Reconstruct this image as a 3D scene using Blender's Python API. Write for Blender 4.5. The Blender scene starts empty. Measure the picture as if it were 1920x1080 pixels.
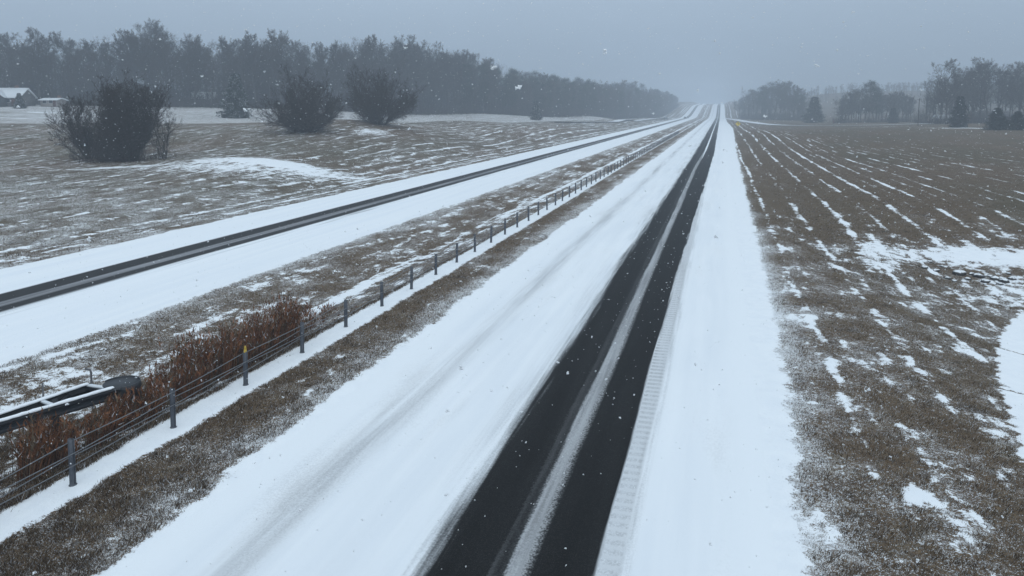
import bpy, math, random
import numpy as np
from math import radians, sin, cos, pi, exp, sqrt, atan, tan

S = bpy.context.scene
COL = S.collection
random.seed(7)
RNG = np.random.default_rng(11)

# ------------------------------------------------------------------ camera
F_PX, VPX, VPY, PY0 = 1387.0, 1351.0, 204.0, 322.0      # in pixels of the 1920 x 1080 picture
CAM_H = 8.0
YAW = math.atan((VPX - 960.0) / F_PX)
PITCH = math.atan((PY0 - VPY) / F_PX)
cd = bpy.data.cameras.new("camera")
cam = bpy.data.objects.new("camera", cd)
COL.objects.link(cam)
cam.location = (0, 0, CAM_H)
cam.rotation_euler = (pi / 2 - PITCH, 0, YAW)
cd.sensor_width = 36.0
cd.lens = 36.0 * F_PX / 1920.0
cd.shift_y = -(540.0 - PY0) / 1920.0
cd.clip_start = 0.1
cd.clip_end = 6000.0
S.camera = cam

# ------------------------------------------------------------------ world: overcast sky
SUN_EL, SUN_AZ = radians(48), radians(150)
w = bpy.data.worlds.new("World")
S.world = w
w.use_nodes = True
nt = w.node_tree
nt.nodes.clear()
out = nt.nodes.new("ShaderNodeOutputWorld")
bg = nt.nodes.new("ShaderNodeBackground")
bg.inputs["Strength"].default_value = 0.1
sky = nt.nodes.new("ShaderNodeTexSky")
sky.sky_type = 'NISHITA'
sky.sun_disc = False
sky.sun_elevation = SUN_EL
sky.sun_rotation = SUN_AZ
sky.dust_density = 6.0
sky.air_density = 1.0
hs = nt.nodes.new("ShaderNodeHueSaturation")
hs.inputs["Saturation"].default_value = 0.35
nt.links.new(sky.outputs[0], hs.inputs["Color"])
tc = nt.nodes.new("ShaderNodeTexCoord")
sp = nt.nodes.new("ShaderNodeSeparateXYZ")
nt.links.new(tc.outputs["Generated"], sp.inputs[0])
mr = nt.nodes.new("ShaderNodeMapRange")
mr.inputs[1].default_value = 0.0; mr.inputs[2].default_value = 1.0
mr.inputs[3].default_value = 0.0; mr.inputs[4].default_value = 1.0
nt.links.new(sp.outputs["Z"], mr.inputs[0])
ramp = nt.nodes.new("ShaderNodeValToRGB")                # cloud deck: darker towards the horizon, brighter overhead
SKY_H = (2.65, 3.55, 4.60)
SKY_T = (4.3, 5.5, 6.9)
SKY_Z = (8.45, 10.05, 11.4)
r = ramp.color_ramp
def c10(c): return (c[0] / 16, c[1] / 16, c[2] / 16, 1)
r.elements[0].position = 0.0; r.elements[0].color = c10(SKY_H)
r.elements[1].position = 1.0; r.elements[1].color = c10(SKY_Z)
e = r.elements.new(0.16); e.color = c10(SKY_T)
e = r.elements.new(0.5); e.color = c10([0.45 * a + 0.55 * b for a, b in zip(SKY_T, SKY_Z)])
nt.links.new(mr.outputs[0], ramp.inputs[0])
cn = nt.nodes.new("ShaderNodeTexNoise")
cn.inputs["Scale"].default_value = 2.2
cn.inputs["Detail"].default_value = 4
nt.links.new(tc.outputs["Generated"], cn.inputs["Vector"])
cm = nt.nodes.new("ShaderNodeMapRange")
cm.inputs[1].default_value = 0.3; cm.inputs[2].default_value = 0.7
cm.inputs[3].default_value = 15.2; cm.inputs[4].default_value = 16.8
nt.links.new(cn.outputs[0], cm.inputs[0])
vm = nt.nodes.new("ShaderNodeVectorMath"); vm.operation = 'SCALE'
nt.links.new(ramp.outputs[0], vm.inputs[0]); nt.links.new(cm.outputs[0], vm.inputs["Scale"])
mx = nt.nodes.new("ShaderNodeMix"); mx.data_type = 'RGBA'
mx.inputs[0].default_value = 0.06
nt.links.new(vm.outputs[0], mx.inputs[6]); nt.links.new(hs.outputs[0], mx.inputs[7])
nt.links.new(mx.outputs[2], bg.inputs["Color"])
nt.links.new(bg.outputs[0], out.inputs["Surface"])

sd = bpy.data.lights.new("sun", 'SUN')
sd.energy = 0.5
sd.angle = radians(60)
sd.color = (1.0, 0.97, 0.93)
sun = bpy.data.objects.new("sun", sd)
COL.objects.link(sun)
sun.rotation_euler = (pi / 2 - SUN_EL, 0, pi - SUN_AZ)

S.view_settings.view_transform = 'Standard'
S.view_settings.look = 'None'
S.view_settings.exposure = 0.0
S.view_settings.gamma = 1.0
S.cycles.max_bounces = 6
S.cycles.diffuse_bounces = 3
S.cycles.volume_bounces = 1
S.cycles.caustics_reflective = False
S.cycles.caustics_refractive = False

# ------------------------------------------------------------------ helpers
FWD = (-sin(YAW), cos(YAW)); RGT = (cos(YAW), sin(YAW))
def plan(px, depth):
    """road-frame (X, Y) of the point seen in column px at a given distance along the view axis"""
    xc = (px - 960.0) / F_PX * depth
    return FWD[0] * depth + RGT[0] * xc, FWD[1] * depth + RGT[1] * xc

class V:
    """a value socket with arithmetic"""
    def __init__(s, tree, sock): s.t, s.s = tree, sock
    def m(s, op, *o, clamp=False):
        n = s.t.nodes.new("ShaderNodeMath"); n.operation = op; n.use_clamp = clamp
        for i, q in enumerate((s,) + o):
            if isinstance(q, V): s.t.links.new(q.s, n.inputs[i])
            else: n.inputs[i].default_value = q
        return V(s.t, n.outputs[0])
    def __add__(s, o): return s.m('ADD', o)
    def __radd__(s, o): return s.m('ADD', o)
    def __sub__(s, o): return s.m('SUBTRACT', o)
    def __rsub__(s, o): return (s * -1.0) + o
    def __mul__(s, o): return s.m('MULTIPLY', o)
    def __rmul__(s, o): return s.m('MULTIPLY', o)
    def mx(s, o): return s.m('MAXIMUM', o)
    def mn(s, o): return s.m('MINIMUM', o)
    def ss(s, a, b):
        n = s.t.nodes.new("ShaderNodeMapRange"); n.interpolation_type = 'SMOOTHSTEP'
        s.t.links.new(s.s, n.inputs[0])
        flip = b < a
        n.inputs[1].default_value, n.inputs[2].default_value = (b, a) if flip else (a, b)
        n.inputs[3].default_value, n.inputs[4].default_value = (1, 0) if flip else (0, 1)
        return V(s.t, n.outputs[0])
    def band(s, a, b, f): return s.ss(a - f, a + f) * s.ss(b + f, b - f)

class Mat:
    def __init__(s, name, rough=0.9, spec=0.2):
        s.m = bpy.data.materials.new(name); s.m.use_nodes = True
        s.t = s.m.node_tree
        s.b = s.t.nodes["Principled BSDF"]
        s.b.inputs["Roughness"].default_value = rough
        s.b.inputs["Specular IOR Level"].default_value = spec
        g = s.t.nodes.new("ShaderNodeNewGeometry"); s.pos = g.outputs["Position"]; s.nrm = g.outputs["Normal"]
    def xyz(s, sock=None):
        n = s.t.nodes.new("ShaderNodeSeparateXYZ"); s.t.links.new(sock or s.pos, n.inputs[0])
        return [V(s.t, n.outputs[i]) for i in range(3)]
    def objco(s):
        return s.t.nodes.new("ShaderNodeTexCoord").outputs["Object"]
    def noise(s, scale, detail=3, stretch=(1, 1, 1), rough=0.55, co=None, off=0.0):
        mp = s.t.nodes.new("ShaderNodeVectorMath"); mp.operation = 'MULTIPLY'
        s.t.links.new(co or s.pos, mp.inputs[0]); mp.inputs[1].default_value = stretch
        ad = s.t.nodes.new("ShaderNodeVectorMath"); ad.operation = 'ADD'
        s.t.links.new(mp.outputs[0], ad.inputs[0]); ad.inputs[1].default_value = (off, off * 1.7, off * .3)
        n = s.t.nodes.new("ShaderNodeTexNoise")
        n.inputs["Scale"].default_value = scale; n.inputs["Detail"].default_value = detail
        n.inputs["Roughness"].default_value = rough
        s.t.links.new(ad.outputs[0], n.inputs["Vector"])
        return V(s.t, n.outputs[0])
    def attr(s, name, col=False):
        n = s.t.nodes.new("ShaderNodeAttribute"); n.attribute_name = name
        return n.outputs["Color"] if col else V(s.t, n.outputs["Fac"])
    def mix(s, f, a, b):
        n = s.t.nodes.new("ShaderNodeMix"); n.data_type = 'RGBA'
        if isinstance(f, V): s.t.links.new(f.s, n.inputs[0])
        else: n.inputs[0].default_value = f
        for q, i in ((a, 6), (b, 7)):
            if isinstance(q, (tuple, list)): n.inputs[i].default_value = (*q[:3], 1)
            else: s.t.links.new(q, n.inputs[i])
        return n.outputs[2]
    def color(s, c):
        if isinstance(c, (tuple, list)): s.b.inputs["Base Color"].default_value = (*c[:3], 1)
        else: s.t.links.new(c, s.b.inputs["Base Color"])
    def rough(s, v): s.t.links.new(v.s, s.b.inputs["Roughness"])
    def bump(s, h, strength=0.5, dist=0.05):
        n = s.t.nodes.new("ShaderNodeBump"); n.inputs["Strength"].default_value = strength
        n.inputs["Distance"].default_value = dist
        s.t.links.new(h.s, n.inputs["Height"]); s.t.links.new(n.outputs[0], s.b.inputs["Normal"])

SNOW = (0.84, 0.865, 0.885)

def mesh_np(name, verts, faces, mat=None, parent=None, cols=None, fattr=None, smooth=False, link=True):
    """one mesh object out of numpy arrays; faces: an (n,3) or (n,4) array, or a list of such"""
    me = bpy.data.meshes.new(name)
    verts = np.asarray(verts, dtype=np.float32)
    if not isinstance(faces, list): faces = [faces]
    faces = [np.asarray(f, dtype=np.int32) for f in faces if len(f)]
    li = np.concatenate([f.ravel() for f in faces])
    tot = np.concatenate([np.full(len(f), f.shape[1], dtype=np.int32) for f in faces])
    st = np.concatenate([[0], np.cumsum(tot)[:-1]]).astype(np.int32)
    me.vertices.add(len(verts)); me.vertices.foreach_set("co", verts.ravel())
    me.loops.add(len(li)); me.loops.foreach_set("vertex_index", li)
    me.polygons.add(len(tot)); me.polygons.foreach_set("loop_start", st); me.polygons.foreach_set("loop_total", tot)
    if smooth: me.polygons.foreach_set("use_smooth", np.ones(len(tot), dtype=bool))
    if cols is not None:
        a = me.color_attributes.new("tone", 'FLOAT_COLOR', 'POINT')
        c4 = np.ones((len(verts), 4), dtype=np.float32); c4[:, :3] = cols
        a.data.foreach_set("color", c4.ravel())
    for k, v in (fattr or {}).items():
        a = me.attributes.new(k, 'FLOAT', 'POINT'); a.data.foreach_set("value", np.asarray(v, dtype=np.float32).ravel())
    me.update(calc_edges=True)
    me.validate()
    if mat: me.materials.append(mat.m if isinstance(mat, Mat) else mat)
    if not link: return me
    o = bpy.data.objects.new(name, me)
    COL.objects.link(o)
    if parent: o.parent = parent
    return o

def tag(o, label=None, cat=None, group=None, kind=None):
    if label: o["label"] = label
    if cat: o["category"] = cat
    if group: o["group"] = group
    if kind: o["kind"] = kind
    return o
def empty(name, loc=(0, 0, 0), rz=0.0, sc=1.0):
    o = bpy.data.objects.new(name, None); COL.objects.link(o)
    o.empty_display_size = 0.3
    o.location = loc; o.rotation_euler = (0, 0, rz)
    o.scale = (sc, sc, sc) if not isinstance(sc, tuple) else sc
    return o
def copy_tree(o, parent=None):
    c = o.copy(); COL.objects.link(c)
    if parent: c.parent = parent
    for ch in list(o.children): copy_tree(ch, c)
    return c

class MB:
    """collects boxes, prisms and tubes into one mesh"""
    def __init__(s): s.v, s.q, s.t = [], [], []
    def quad(s, *p):
        k = len(s.v); s.v += [tuple(a) for a in p]
        (s.q if len(p) == 4 else s.t).append(tuple(range(k, k + len(p))))
        return s
    def box(s, x0, x1, y0, y1, z0, z1):
        k = len(s.v)
        s.v += [(x, y, z) for z in (z0, z1) for y in (y0, y1) for x in (x0, x1)]
        for f in ((0, 2, 3, 1), (4, 5, 7, 6), (0, 1, 5, 4), (2, 6, 7, 3), (0, 4, 6, 2), (1, 3, 7, 5)):
            s.q.append(tuple(k + i for i in f))
        return s
    def loft(s, rings, cap=True, closed=True):
        k = len(s.v); n = len(rings[0])
        for rg in rings: s.v += [tuple(p) for p in rg]
        for j in range(len(rings) - 1):
            for i in range(n if closed else n - 1):
                a, b = k + j * n + i, k + j * n + (i + 1) % n
                s.q.append((a, b, b + n, a + n))
        if cap:
            for base in (k, k + (len(rings) - 1) * n):
                c = len(s.v); s.v.append(tuple(np.mean(np.array(s.v[base:base + n]), axis=0)))
                for i in range(n): s.t.append((c, base + i, base + (i + 1) % n))
        return s
    def tube(s, pts, r, n=8, r1=None):
        pts = [np.array(p, float) for p in pts]; rings = []
        for i, p in enumerate(pts):
            d = pts[min(i + 1, len(pts) - 1)] - pts[max(i - 1, 0)]; d /= np.linalg.norm(d)
            a = np.cross(d, (0, 0, 1) if abs(d[2]) < .9 else (1, 0, 0)); a /= np.linalg.norm(a); b = np.cross(d, a)
            rr = r if r1 is None else r + (r1 - r) * i / (len(pts) - 1)
            rings.append([p + rr * (cos(2 * pi * j / n) * a + sin(2 * pi * j / n) * b) for j in range(n)])
        return s.loft(rings)
    def build(s, name, mat, parent=None, smooth=False):
        return mesh_np(name, np.array(s.v), [f for f in (s.q, s.t) if len(f)], mat, parent, smooth=smooth)

# ------------------------------------------------------------------ numpy noise
_H = np.random.default_rng(3).integers(0, 1 << 16, 4096)
def pnoise(x, y, seed=0):
    xi = np.floor(x).astype(np.int64); yi = np.floor(y).astype(np.int64)
    xf = x - xi; yf = y - yi
    u = xf * xf * xf * (xf * (xf * 6 - 15) + 10); v = yf * yf * yf * (yf * (yf * 6 - 15) + 10)
    def g(ix, iy):
        h = _H[(ix + _H[(iy + seed * 131) & 4095]) & 4095]
        a = h * (2 * np.pi / 65536.0)
        return np.cos(a), np.sin(a)
    def d(ix, iy, fx, fy):
        gx, gy = g(ix, iy); return gx * fx + gy * fy
    n00 = d(xi, yi, xf, yf); n10 = d(xi + 1, yi, xf - 1, yf)
    n01 = d(xi, yi + 1, xf, yf - 1); n11 = d(xi + 1, yi + 1, xf - 1, yf - 1)
    return 1.45 * ((n00 * (1 - u) + n10 * u) * (1 - v) + (n01 * (1 - u) + n11 * u) * v)
def fbm(x, y, seed=0, oct=4, gain=0.55):
    s = 0; a = 1; t = 0
    for o in range(oct):
        s = s + a * pnoise(x * 2 ** o + 17.3 * o, y * 2 ** o - 9.1 * o, seed + o); t += a; a *= gain
    return s / t
def sst(x, a, b):
    t = np.clip((x - a) / (b - a), 0, 1); return t * t * (3 - 2 * t)

# ------------------------------------------------------------------ terrain
def road_z(Y):
    Y = np.asarray(Y, float)
    return 13.0 * sst(Y, 640, 1010) + 3.0 * sst(Y, 990, 1250)
CP = np.array([
    (-45, -20, -.4), (-45, 20, -.3), (-45, 80, .2), (-45, 150, .2), (-45, 300, .3), (-50, 450, .3), (-46, 600, .5),
    (-52, 76, 1.5), (-58, 73, 1.7), (-70, 73, 1.3), (-67, 112, 4.0), (-66.6, 137, 5.2), (-57, 106, 2.6), (-56, 135, 2.9),
    (-144, 120, 5), (-110, 125, 5), (-91, 134, 5.2), (-72, 200, 4.4), (-70, 280, 2.7), (-60, 400, 1.5),
    (-215, 178, 9.5), (-142, 210, 8), (-103, 314, 5.9), (-73, 416, 4), (-47, 568, .9),
    (-150, 150, 5.4), (-110, 190, 5.2), (-90, 270, 3.6), (-300, 300, 13), (-200, 400, 10), (-150, 600, 6), (-330, 150, 11),
    (-400, 500, 16), (-1000, 500, 20), (-1000, 1500, 25), (-2000, 0, 15), (-2000, 2000, 25),
    (-100, 40, .4), (-70, 40, .2), (-150, 60, 2.5), (-200, 100, 6), (-60, 0, -.3), (-120, 0, .5), (-300, 0, 5), (-97, 80, 1.5),
    (5, 15, -.15), (8, 20, -.4), (12, 40, -1.1), (20, 45, -1.0), (30, 48, -1.0), (15, 60, -.1), (20, 100, .2), (40, 100, .8), (40, 200, 1.5),
    (70, 217, 2.5), (80, 300, 2.5), (70, 400, 1), (40, 300, .8), (25, 450, .2), (45, 510, .3), (25, 640, .5), (60, 60, 0),
    (100, 100, 1.5), (150, 200, 3), (200, 400, 4), (100, 0, -1), (50, 0, -1), (20, 0, -.8), (300, 300, 6),
    (156, 979, 29), (105, 965, 26), (300, 900, 29), (500, 1000, 30), (70, 980, 16), (60, 1100, 18), (-60, 980, 14), (-200, 1000, 18), (1000, 1000, 30),
    (160, 700, 9), (300, 650, 12), (100, 800, 12), (2000, 0, 10), (2000, 2000, 30), (0, 2000, 18)], float)
def _k(r2): return np.sqrt(r2 + 14.0 ** 2)
_A = _k((CP[:, None, 0] - CP[None, :, 0]) ** 2 + (CP[:, None, 1] - CP[None, :, 1]) ** 2)
_W = np.linalg.solve(_A, CP[:, 2])
def rbf(X, Y):
    z = np.zeros_like(X)
    for i in range(len(CP)): z += _W[i] * _k((X - CP[i, 0]) ** 2 + (Y - CP[i, 1]) ** 2)
    return z
def base_height(X, Y):
    X = np.asarray(X, float); Y = np.asarray(Y, float)
    zr = road_z(Y); zn = rbf(X, Y)
    wl = sst(-X, 37.0, 50.0)
    wr = sst(X, 3.2, 13.0)
    wt = np.maximum(wl, wr)
    med = -0.35 * np.exp(-((X + 17.2) / 2.6) ** 2)
    ditch = -0.35 * np.exp(-((X + 40.0) / 2.5) ** 2) - 0.25 * np.exp(-((X - 6.0) / 1.8) ** 2) * sst(Y, 30, 50)
    drift = 0.30 * np.exp(-(((X + 52) * .96 + (Y - 77) * .27) / 9) ** 2 - (((Y - 77) * .96 - (X + 52) * .27) / 5) ** 2)
    return zr * (1 - wt) + zn * wt + med + ditch + drift

# right-hand edge of the snowed shoulder
def right_edge(Y):
    return np.interp(Y, [0, 10, 13, 20, 30, 60, 150, 215, 330, 480], [1.35, 1.45, 1.6, 2.0, 2.25, 2.4, 3.0, 3.8, 5.0, 3.6])
# snow-covered paved chute in the near right
CH_Y = [10, 17, 19.4, 22, 25, 30, 34, 37.3, 37.8]
CH_X = [6.8, 6.75, 6.9, 7.6, 8.3, 9.75, 11.3, 13.0, 30.0]
ROWS = [3.4, 6.1, 8.6, 11.2, 13.4, 15.2, 16.6, 18.6, 20.4, 22.4, 24.6, 26.8, 29, 31.2, 33.5, 35.8, 38, 40.7, 43.5, 46.2, 49, 52, 55, 58, 61, 64.5, 68, 72, 76, 80.5, 85, 90, 95, 100, 106, 112, 118, 125, 131]
ROWA = [.95, .6, .95, .6, .95, .4, .85, .45, .8, .4, .8] + [.45, .65] * 14
LROWS = [-36.4, -38.1, -40.3, -43.2, -46.4, -49.8, -53.2, -56.8, -60.5, -64.5, -68.5, -73]
LROWA = [.8, .6, .85, .55, .6, .5, .6, .5, .6, .5, .5, .5]

def ell(X, Y, cx, cy, a, b, ang):
    c, s = cos(ang), sin(ang); dx, dy = X - cx, Y - cy
    return np.sqrt(((dx * c + dy * s) / a) ** 2 + ((-dx * s + dy * c) / b) ** 2)

def snow_map(X, Y):
    """large-scale snow cover (0..1, snow above about 0.5), dusting of flakes, greenness"""
    X = np.asarray(X, float); Y = np.asarray(Y, float)
    fine = fbm(X / .55, Y / .55, 1, 3)
    edge = fbm(X / 2.2, Y / 3.0, 5, 4) * .35 + fine * .16
    yl = 25 * np.log1p(np.clip(Y, 0, None) / 25)
    yn = 60 * np.log1p(np.clip(Y, 0, None) / 60)
    rows_n = fbm(X / .55, yn / 1.35, 9, 4, .66)             # streaks along the road
    blot = fbm(X / 1.9 + 40, yl / 1.2, 14, 4, .6)
    big = fbm(X / 22, Y / 30, 20, 3)
    cov = np.full_like(X, .19)
    left = X < -34
    med = (X > -22) & (X < -10)
    right = X > 0
    cov = np.where(left, .165 + .20 * big, cov)
    cov = np.where(med, .23 + .06 * big, cov)
    cov = np.where((X > -12.8) & (X < -10), .10, cov)
    cov = np.where(right, .145 + .05 * big - .15 * sst(Y, 45, 75), cov)
    # pale field beyond the crest of the left field
    ridge_x = np.interp(Y, [60, 100, 118, 128, 150, 200, 280, 400, 560], [-420, -260, -150, -100, -80, -75, -72, -63, -52])
    pale = sst(ridge_x - X, -1.5, 3.0)
    pale0 = pale
    mixn = np.where(left, .55 * rows_n + .50 * fbm(X / 1.2 + 11, yn / 1.2, 81, 4, .66), np.where(right & (Y < 60), .55 * rows_n + .62 * blot, .45 * rows_n + .35 * blot + .35 * fbm(X / .7, yn / 4.5, 83, 3)))
    wx = np.interp(Y, [100, 158, 178, 196, 210, 258, 314, 362, 416, 490, 568, 660, 930], [-420, -262, -215, -175, -142, -121, -103, -88, -75, -64, -54, -50, -51])
    wood = sst(wx - X, -1.0, 2.5) * (Y > 100)
    cov = np.where(wood > .5, .03, cov)
    # mown rows with snow lying in them
    den = np.clip(330 - Y, 45, None)
    u = np.where(X < 15, X, 15 + (X - 15) * 250 / den)
    uw = u + .45 * fbm(X / 9, Y / 16, 31, 3) + .12 * fine
    lw = X + .35 * fbm(X / 9, Y / 18, 36, 3) + .12 * fine
    rs = np.zeros_like(X)
    wid = .15 + .0009 * np.clip(Y, 0, 250)
    for u0, a in zip(ROWS, ROWA):
        rs = np.maximum(rs, a * np.exp(-((uw - u0) / wid) ** 2))
    rs *= (X > 2.5) * sst(Y, 14, 24)
    ls = np.zeros_like(X)
    for u0, a in zip(LROWS, LROWA):
        ls = np.maximum(ls, a * np.exp(-((lw - u0) / .36) ** 2))
    ms = .95 * np.exp(-((lw + 16.0) / .5) ** 2) * sst(Y, 19, 26) + .45 * np.exp(-((lw + 14.9) / .35) ** 2) * sst(Y, 30, 60)
    rows = np.maximum(rs, np.maximum(ls * sst(X, -95, -40), ms)) * (1 - wood)
    cov = np.clip(cov + (.50 + .14 * sst(Y, 50, 90)) * rows * (1 + .7 * fbm(X / 5, Y / 18, 45, 3)), 0, 1)
    thr = .235 * np.interp(cov, [0, .05, .1, .15, .2, .3, .4, .5, .6, .7, 1], [3.2, 1.65, 1.28, 1.04, .84, .52, .25, 0, -.25, -.52, -3.2])
    iso = fbm(X / .8, Y / .8, 88, 3, .65)
    s = .5 + 1.05 * (mixn - thr) + .16 * fine + .32 * iso
    pale = pale * (1 - wood)
    s = np.maximum(s, np.where(pale > .5, .27 + .45 * rows_n + .35 * fine, 0))
    # drifts
    ang = math.atan2(RGT[1], RGT[0])
    for cx, cy, a, b, k, an in ((-51.0, 76.5, 12.5, 5.4, .90, ang), (-53.5, 70.5, 15, 6.5, .60, ang), (-66, 70, 13, 2.0, .66, ang), (-61, 122, 4.5, 7.5, .62, .2), (-48, 68, 9, 3, .5, ang),
                            (9.0, 47.5, 1.4, 6.5, .72, -.12), (15.5, 49, 7.0, 3.0, .86, .15), (20, 44, 8, 2.6, .80, .1), (24, 52, 9, 2.5, .55, .2),
                            (15, 39.8, 5.5, 1.9, .62, .1), (9.8, 38, 2.2, 3.5, .45, .3), (72, 238, 34, 7, .60, -1.05), (55, 290, 22, 5, .52, -.6), (-19.3, 16, 2.0, 5.5, .56, .0), (-17.5, 20.5, 1.4, 2.2, .6, 0)):
        d = ell(X, Y, cx, cy, a, b, an)
        s = np.maximum(s, np.where(d < 2.2, k * (1.0 - .55 * d ** 1.4 + .75 * edge + .5 * rows_n + .25 * fine + .35 * iso), 0))
    # roads, shoulders and the strip below the cables
    def band(lo, hi, wd, amp=1.0):
        return .5 + (np.minimum(X - lo, hi - X) + edge * amp) / wd
    re = right_edge(Y)
    s = np.maximum(s, np.where(X > -12, band(-10.32, re, .9, 1.1), 0))
    s = np.maximum(s, np.where(X < -15, band(-34.6, -21.4, .8), 0))
    strip = band(-13.75, -12.62, .5, .45) - .75 * sst(Y, 55, 120)
    s = np.maximum(s, np.where((X > -15) & (X < -11.5), strip, 0))
    # paved chute with its open joints
    ce = np.interp(Y, CH_Y, CH_X); t = X - ce
    ch = .5 + (t + .30 * fine + .35 * edge) / .5
    for jy, sl in ((31.2, .55), (24.6, .35), (17.5, .3)):
        jd = np.abs(Y - (jy - sl * (X - 8)) + .35 * blot)
        ch = np.minimum(ch, .15 + jd * 6.0 + .8 * np.clip(edge + .1, 0, 1))
    s = np.where((Y < 37.8) & (t > -.6), np.maximum(s * (t < 0), ch), s)
    # dusting
    dust = .30 + .28 * blot + .10 * big
    dust = np.where(left, dust + .08 - .12 * sst(Y, 45, 75), dust)
    dust = dust + .30 * np.exp(-np.clip(X - re, 0, 9) / .6) * (X > 0) + .22 * np.exp(-np.clip(X + 21.4, 0, 9) / .8) * (X < -10) * (X > -22)
    dust = np.where((X > -12.7) & (X < -10.2), .27 + .32 * blot + .20 * sst(X, -11.6, -10.4), dust)
    dust = np.where((X > -17) & (X < -13.6) & (Y < 24), dust * .7, dust)
    dust = np.where(right, dust - .18 * sst(Y, 40, 70), dust)
    dust = np.where(pale > .5, .47 + .3 * rows_n, dust)
    dust = np.where(wood > .5, .12, dust)
    green = np.clip(.35 + 1.0 * fbm(X / 14, Y / 40, 51, 3), 0, 1) * np.where(right | left, 1, .25) * np.where((np.abs(X) > 20), 1, .35)
    return np.clip(s, -.5, 1.5), np.clip(dust, 0, 1), green

def axis(pieces):
    a = [pieces[0][0]]
    for lo, hi, s0, s1 in pieces:
        x = lo
        while x < hi - 1e-6:
            t = (x - lo) / (hi - lo); x = min(hi, x + s0 + (s1 - s0) * t); a.append(x)
    return np.array(a)
GX = axis([(-2000, -400, 160, 60), (-400, -160, 30, 2.0), (-160, -60, .6, .26), (-60, -34, .22, .18), (-34, -21.9, .9, .9), (-21.9, -9.7, .08, .08),
           (-9.7, 1.0, 1.1, 1.1), (1.0, 14, .08, .09), (14, 40, .12, .28), (40, 140, .4, 1.6), (140, 400, 4, 30), (400, 2000, 60, 160)])
ys = [-60.0]
while ys[-1] < 2000:
    y = ys[-1]
    ys.append(y + (3.0 if y < 5 else max(.085, min(60.0, y * y / 13000.0 + (y - 5) * .0004, ))) if y >= 5 or y + 3 < 5 else 5.0)
GY = np.array(ys)
GY[-1] = 2000
print("grid", len(GX), len(GY))
XX, YY = np.meshgrid(GX, GY)
Xf, Yf = XX.ravel(), YY.ravel()
snow, dust, green = snow_map(Xf, Yf)
Zf = base_height(Xf, Yf)
grassy = 1 - sst(snow, .3, .8)
near = 1 - sst(Yf, 60, 160)
Zf = Zf + near * ((.028 * fbm(Xf / .30, Yf / .30, 61, 2) + .03 * fbm(Xf / 1.3, Yf / 1.3, 64, 3)) * (.3 + .7 * grassy) + .03 * sst(snow, .35, .85))
inroad = ((Xf > -9.75) & (Xf < .95)) | ((Xf > -33.9) & (Xf < -21.9))
rise = np.minimum.reduce([np.where(Xf > -5, sst(Xf, 1.0, 1.9), 1.0), np.where((Xf < -5) & (Xf > -16), sst(-Xf, 9.75, 10.6), 1.0),
                          np.where((Xf < -16) & (Xf > -27), sst(Xf, -21.95, -21.2), 1.0), np.where(Xf < -27, sst(-Xf, 33.8, 34.8), 1.0)])
Zf = np.where(rise < 1, (road_z(Yf) - .004) * (1 - rise) + Zf * rise, Zf)
Zf = np.where(inroad, road_z(Yf) - .06, Zf)
nx, ny = len(GX), len(GY)
idx = np.arange(nx * ny).reshape(ny, nx)
quads = np.stack([idx[:-1, :-1], idx[:-1, 1:], idx[1:, 1:], idx[1:, :-1]], -1).reshape(-1, 4)

def ground_h(x, y):
    return float(base_height(np.array([x]), np.array([y]))[0])

# ground material
g = Mat("winter_grass_and_snow", .95, .1)
sA, dA, gA = g.attr("snow"), g.attr("dusting"), g.attr("green")
n1 = g.noise(9, 3); n2 = g.noise(34, 3, off=3); n3 = g.noise(2.3, 4, off=9); n4 = g.noise(80, 2, off=5)
straw = g.mix(n3.ss(.35, .65), (.128, .083, .049), (.182, .127, .078))
straw = g.mix(n2.ss(.42, .62), straw, (.052, .038, .027))
straw = g.mix(n4.ss(.55, .72) * .6, straw, (.27, .21, .145))
n5 = g.noise(.9, 6, rough=.72, off=13); n6 = g.noise(.16, 4, rough=.6, off=17)
straw = g.mix(n5.ss(.56, .66) * .75, straw, (.050, .036, .026))
straw = g.mix(n5.ss(.45, .36) * .6, straw, (.185, .150, .108))
straw = g.mix(n6.ss(.5, .62) * .45, straw, (.105, .070, .040))
straw = g.mix(gA * .6, straw, g.mix(n2.ss(.4, .6), (.092, .090, .052), (.044, .044, .028)))
sn = sA + (n1 - .5) * .65 + (n2 - .5) * .65 + (n3 - .5) * .55
solid = sn.ss(.43, .57)
fleck = (n2 * .6 + n1 * .25 + n4 * .25 + dA * .42).ss(.70, .80)
n7 = g.noise(1.6, 6, rough=.75, off=23)
smudge = (n7 * .85 + dA * .42).ss(.58, .74) * .32
allsn = solid.mx(fleck * .85).mx(smudge)
snowcol = g.mix(n3.ss(.3, .7), (.80, .83, .86), SNOW)
g.color(g.mix(allsn, straw, snowcol))
g.bump(n2 * (1 - solid) + n1 * .4 + n3 * .4, .6, .05)
ground = mesh_np("ground", np.stack([Xf, Yf, Zf], 1), quads, g, fattr={"snow": snow, "dusting": dust, "green": green}, smooth=True)
tag(ground, "brown winter grass fields streaked with thin snow", kind="structure")
del XX, YY, quads

# ------------------------------------------------------------------ roads
def ribbon(name, lo, hi, mat, z_off=.0, nxx=2):
    yy = np.unique(np.concatenate([np.arange(-60, 400, 20.0), np.arange(400, 2000, 10.0)]))
    a = []
    for y in yy:
        l = lo(y) if callable(lo) else lo; h_ = hi(y) if callable(hi) else hi
        for i in range(nxx):
            a.append((l + (h_ - l) * i / (nxx - 1), y, float(road_z(y)) + z_off))
    q = [(j * nxx + i, j * nxx + i + 1, (j + 1) * nxx + i + 1, (j + 1) * nxx + i) for j in range(len(yy) - 1) for i in range(nxx - 1)]
    return mesh_np(name, np.array(a), np.array(q), mat)

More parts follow.
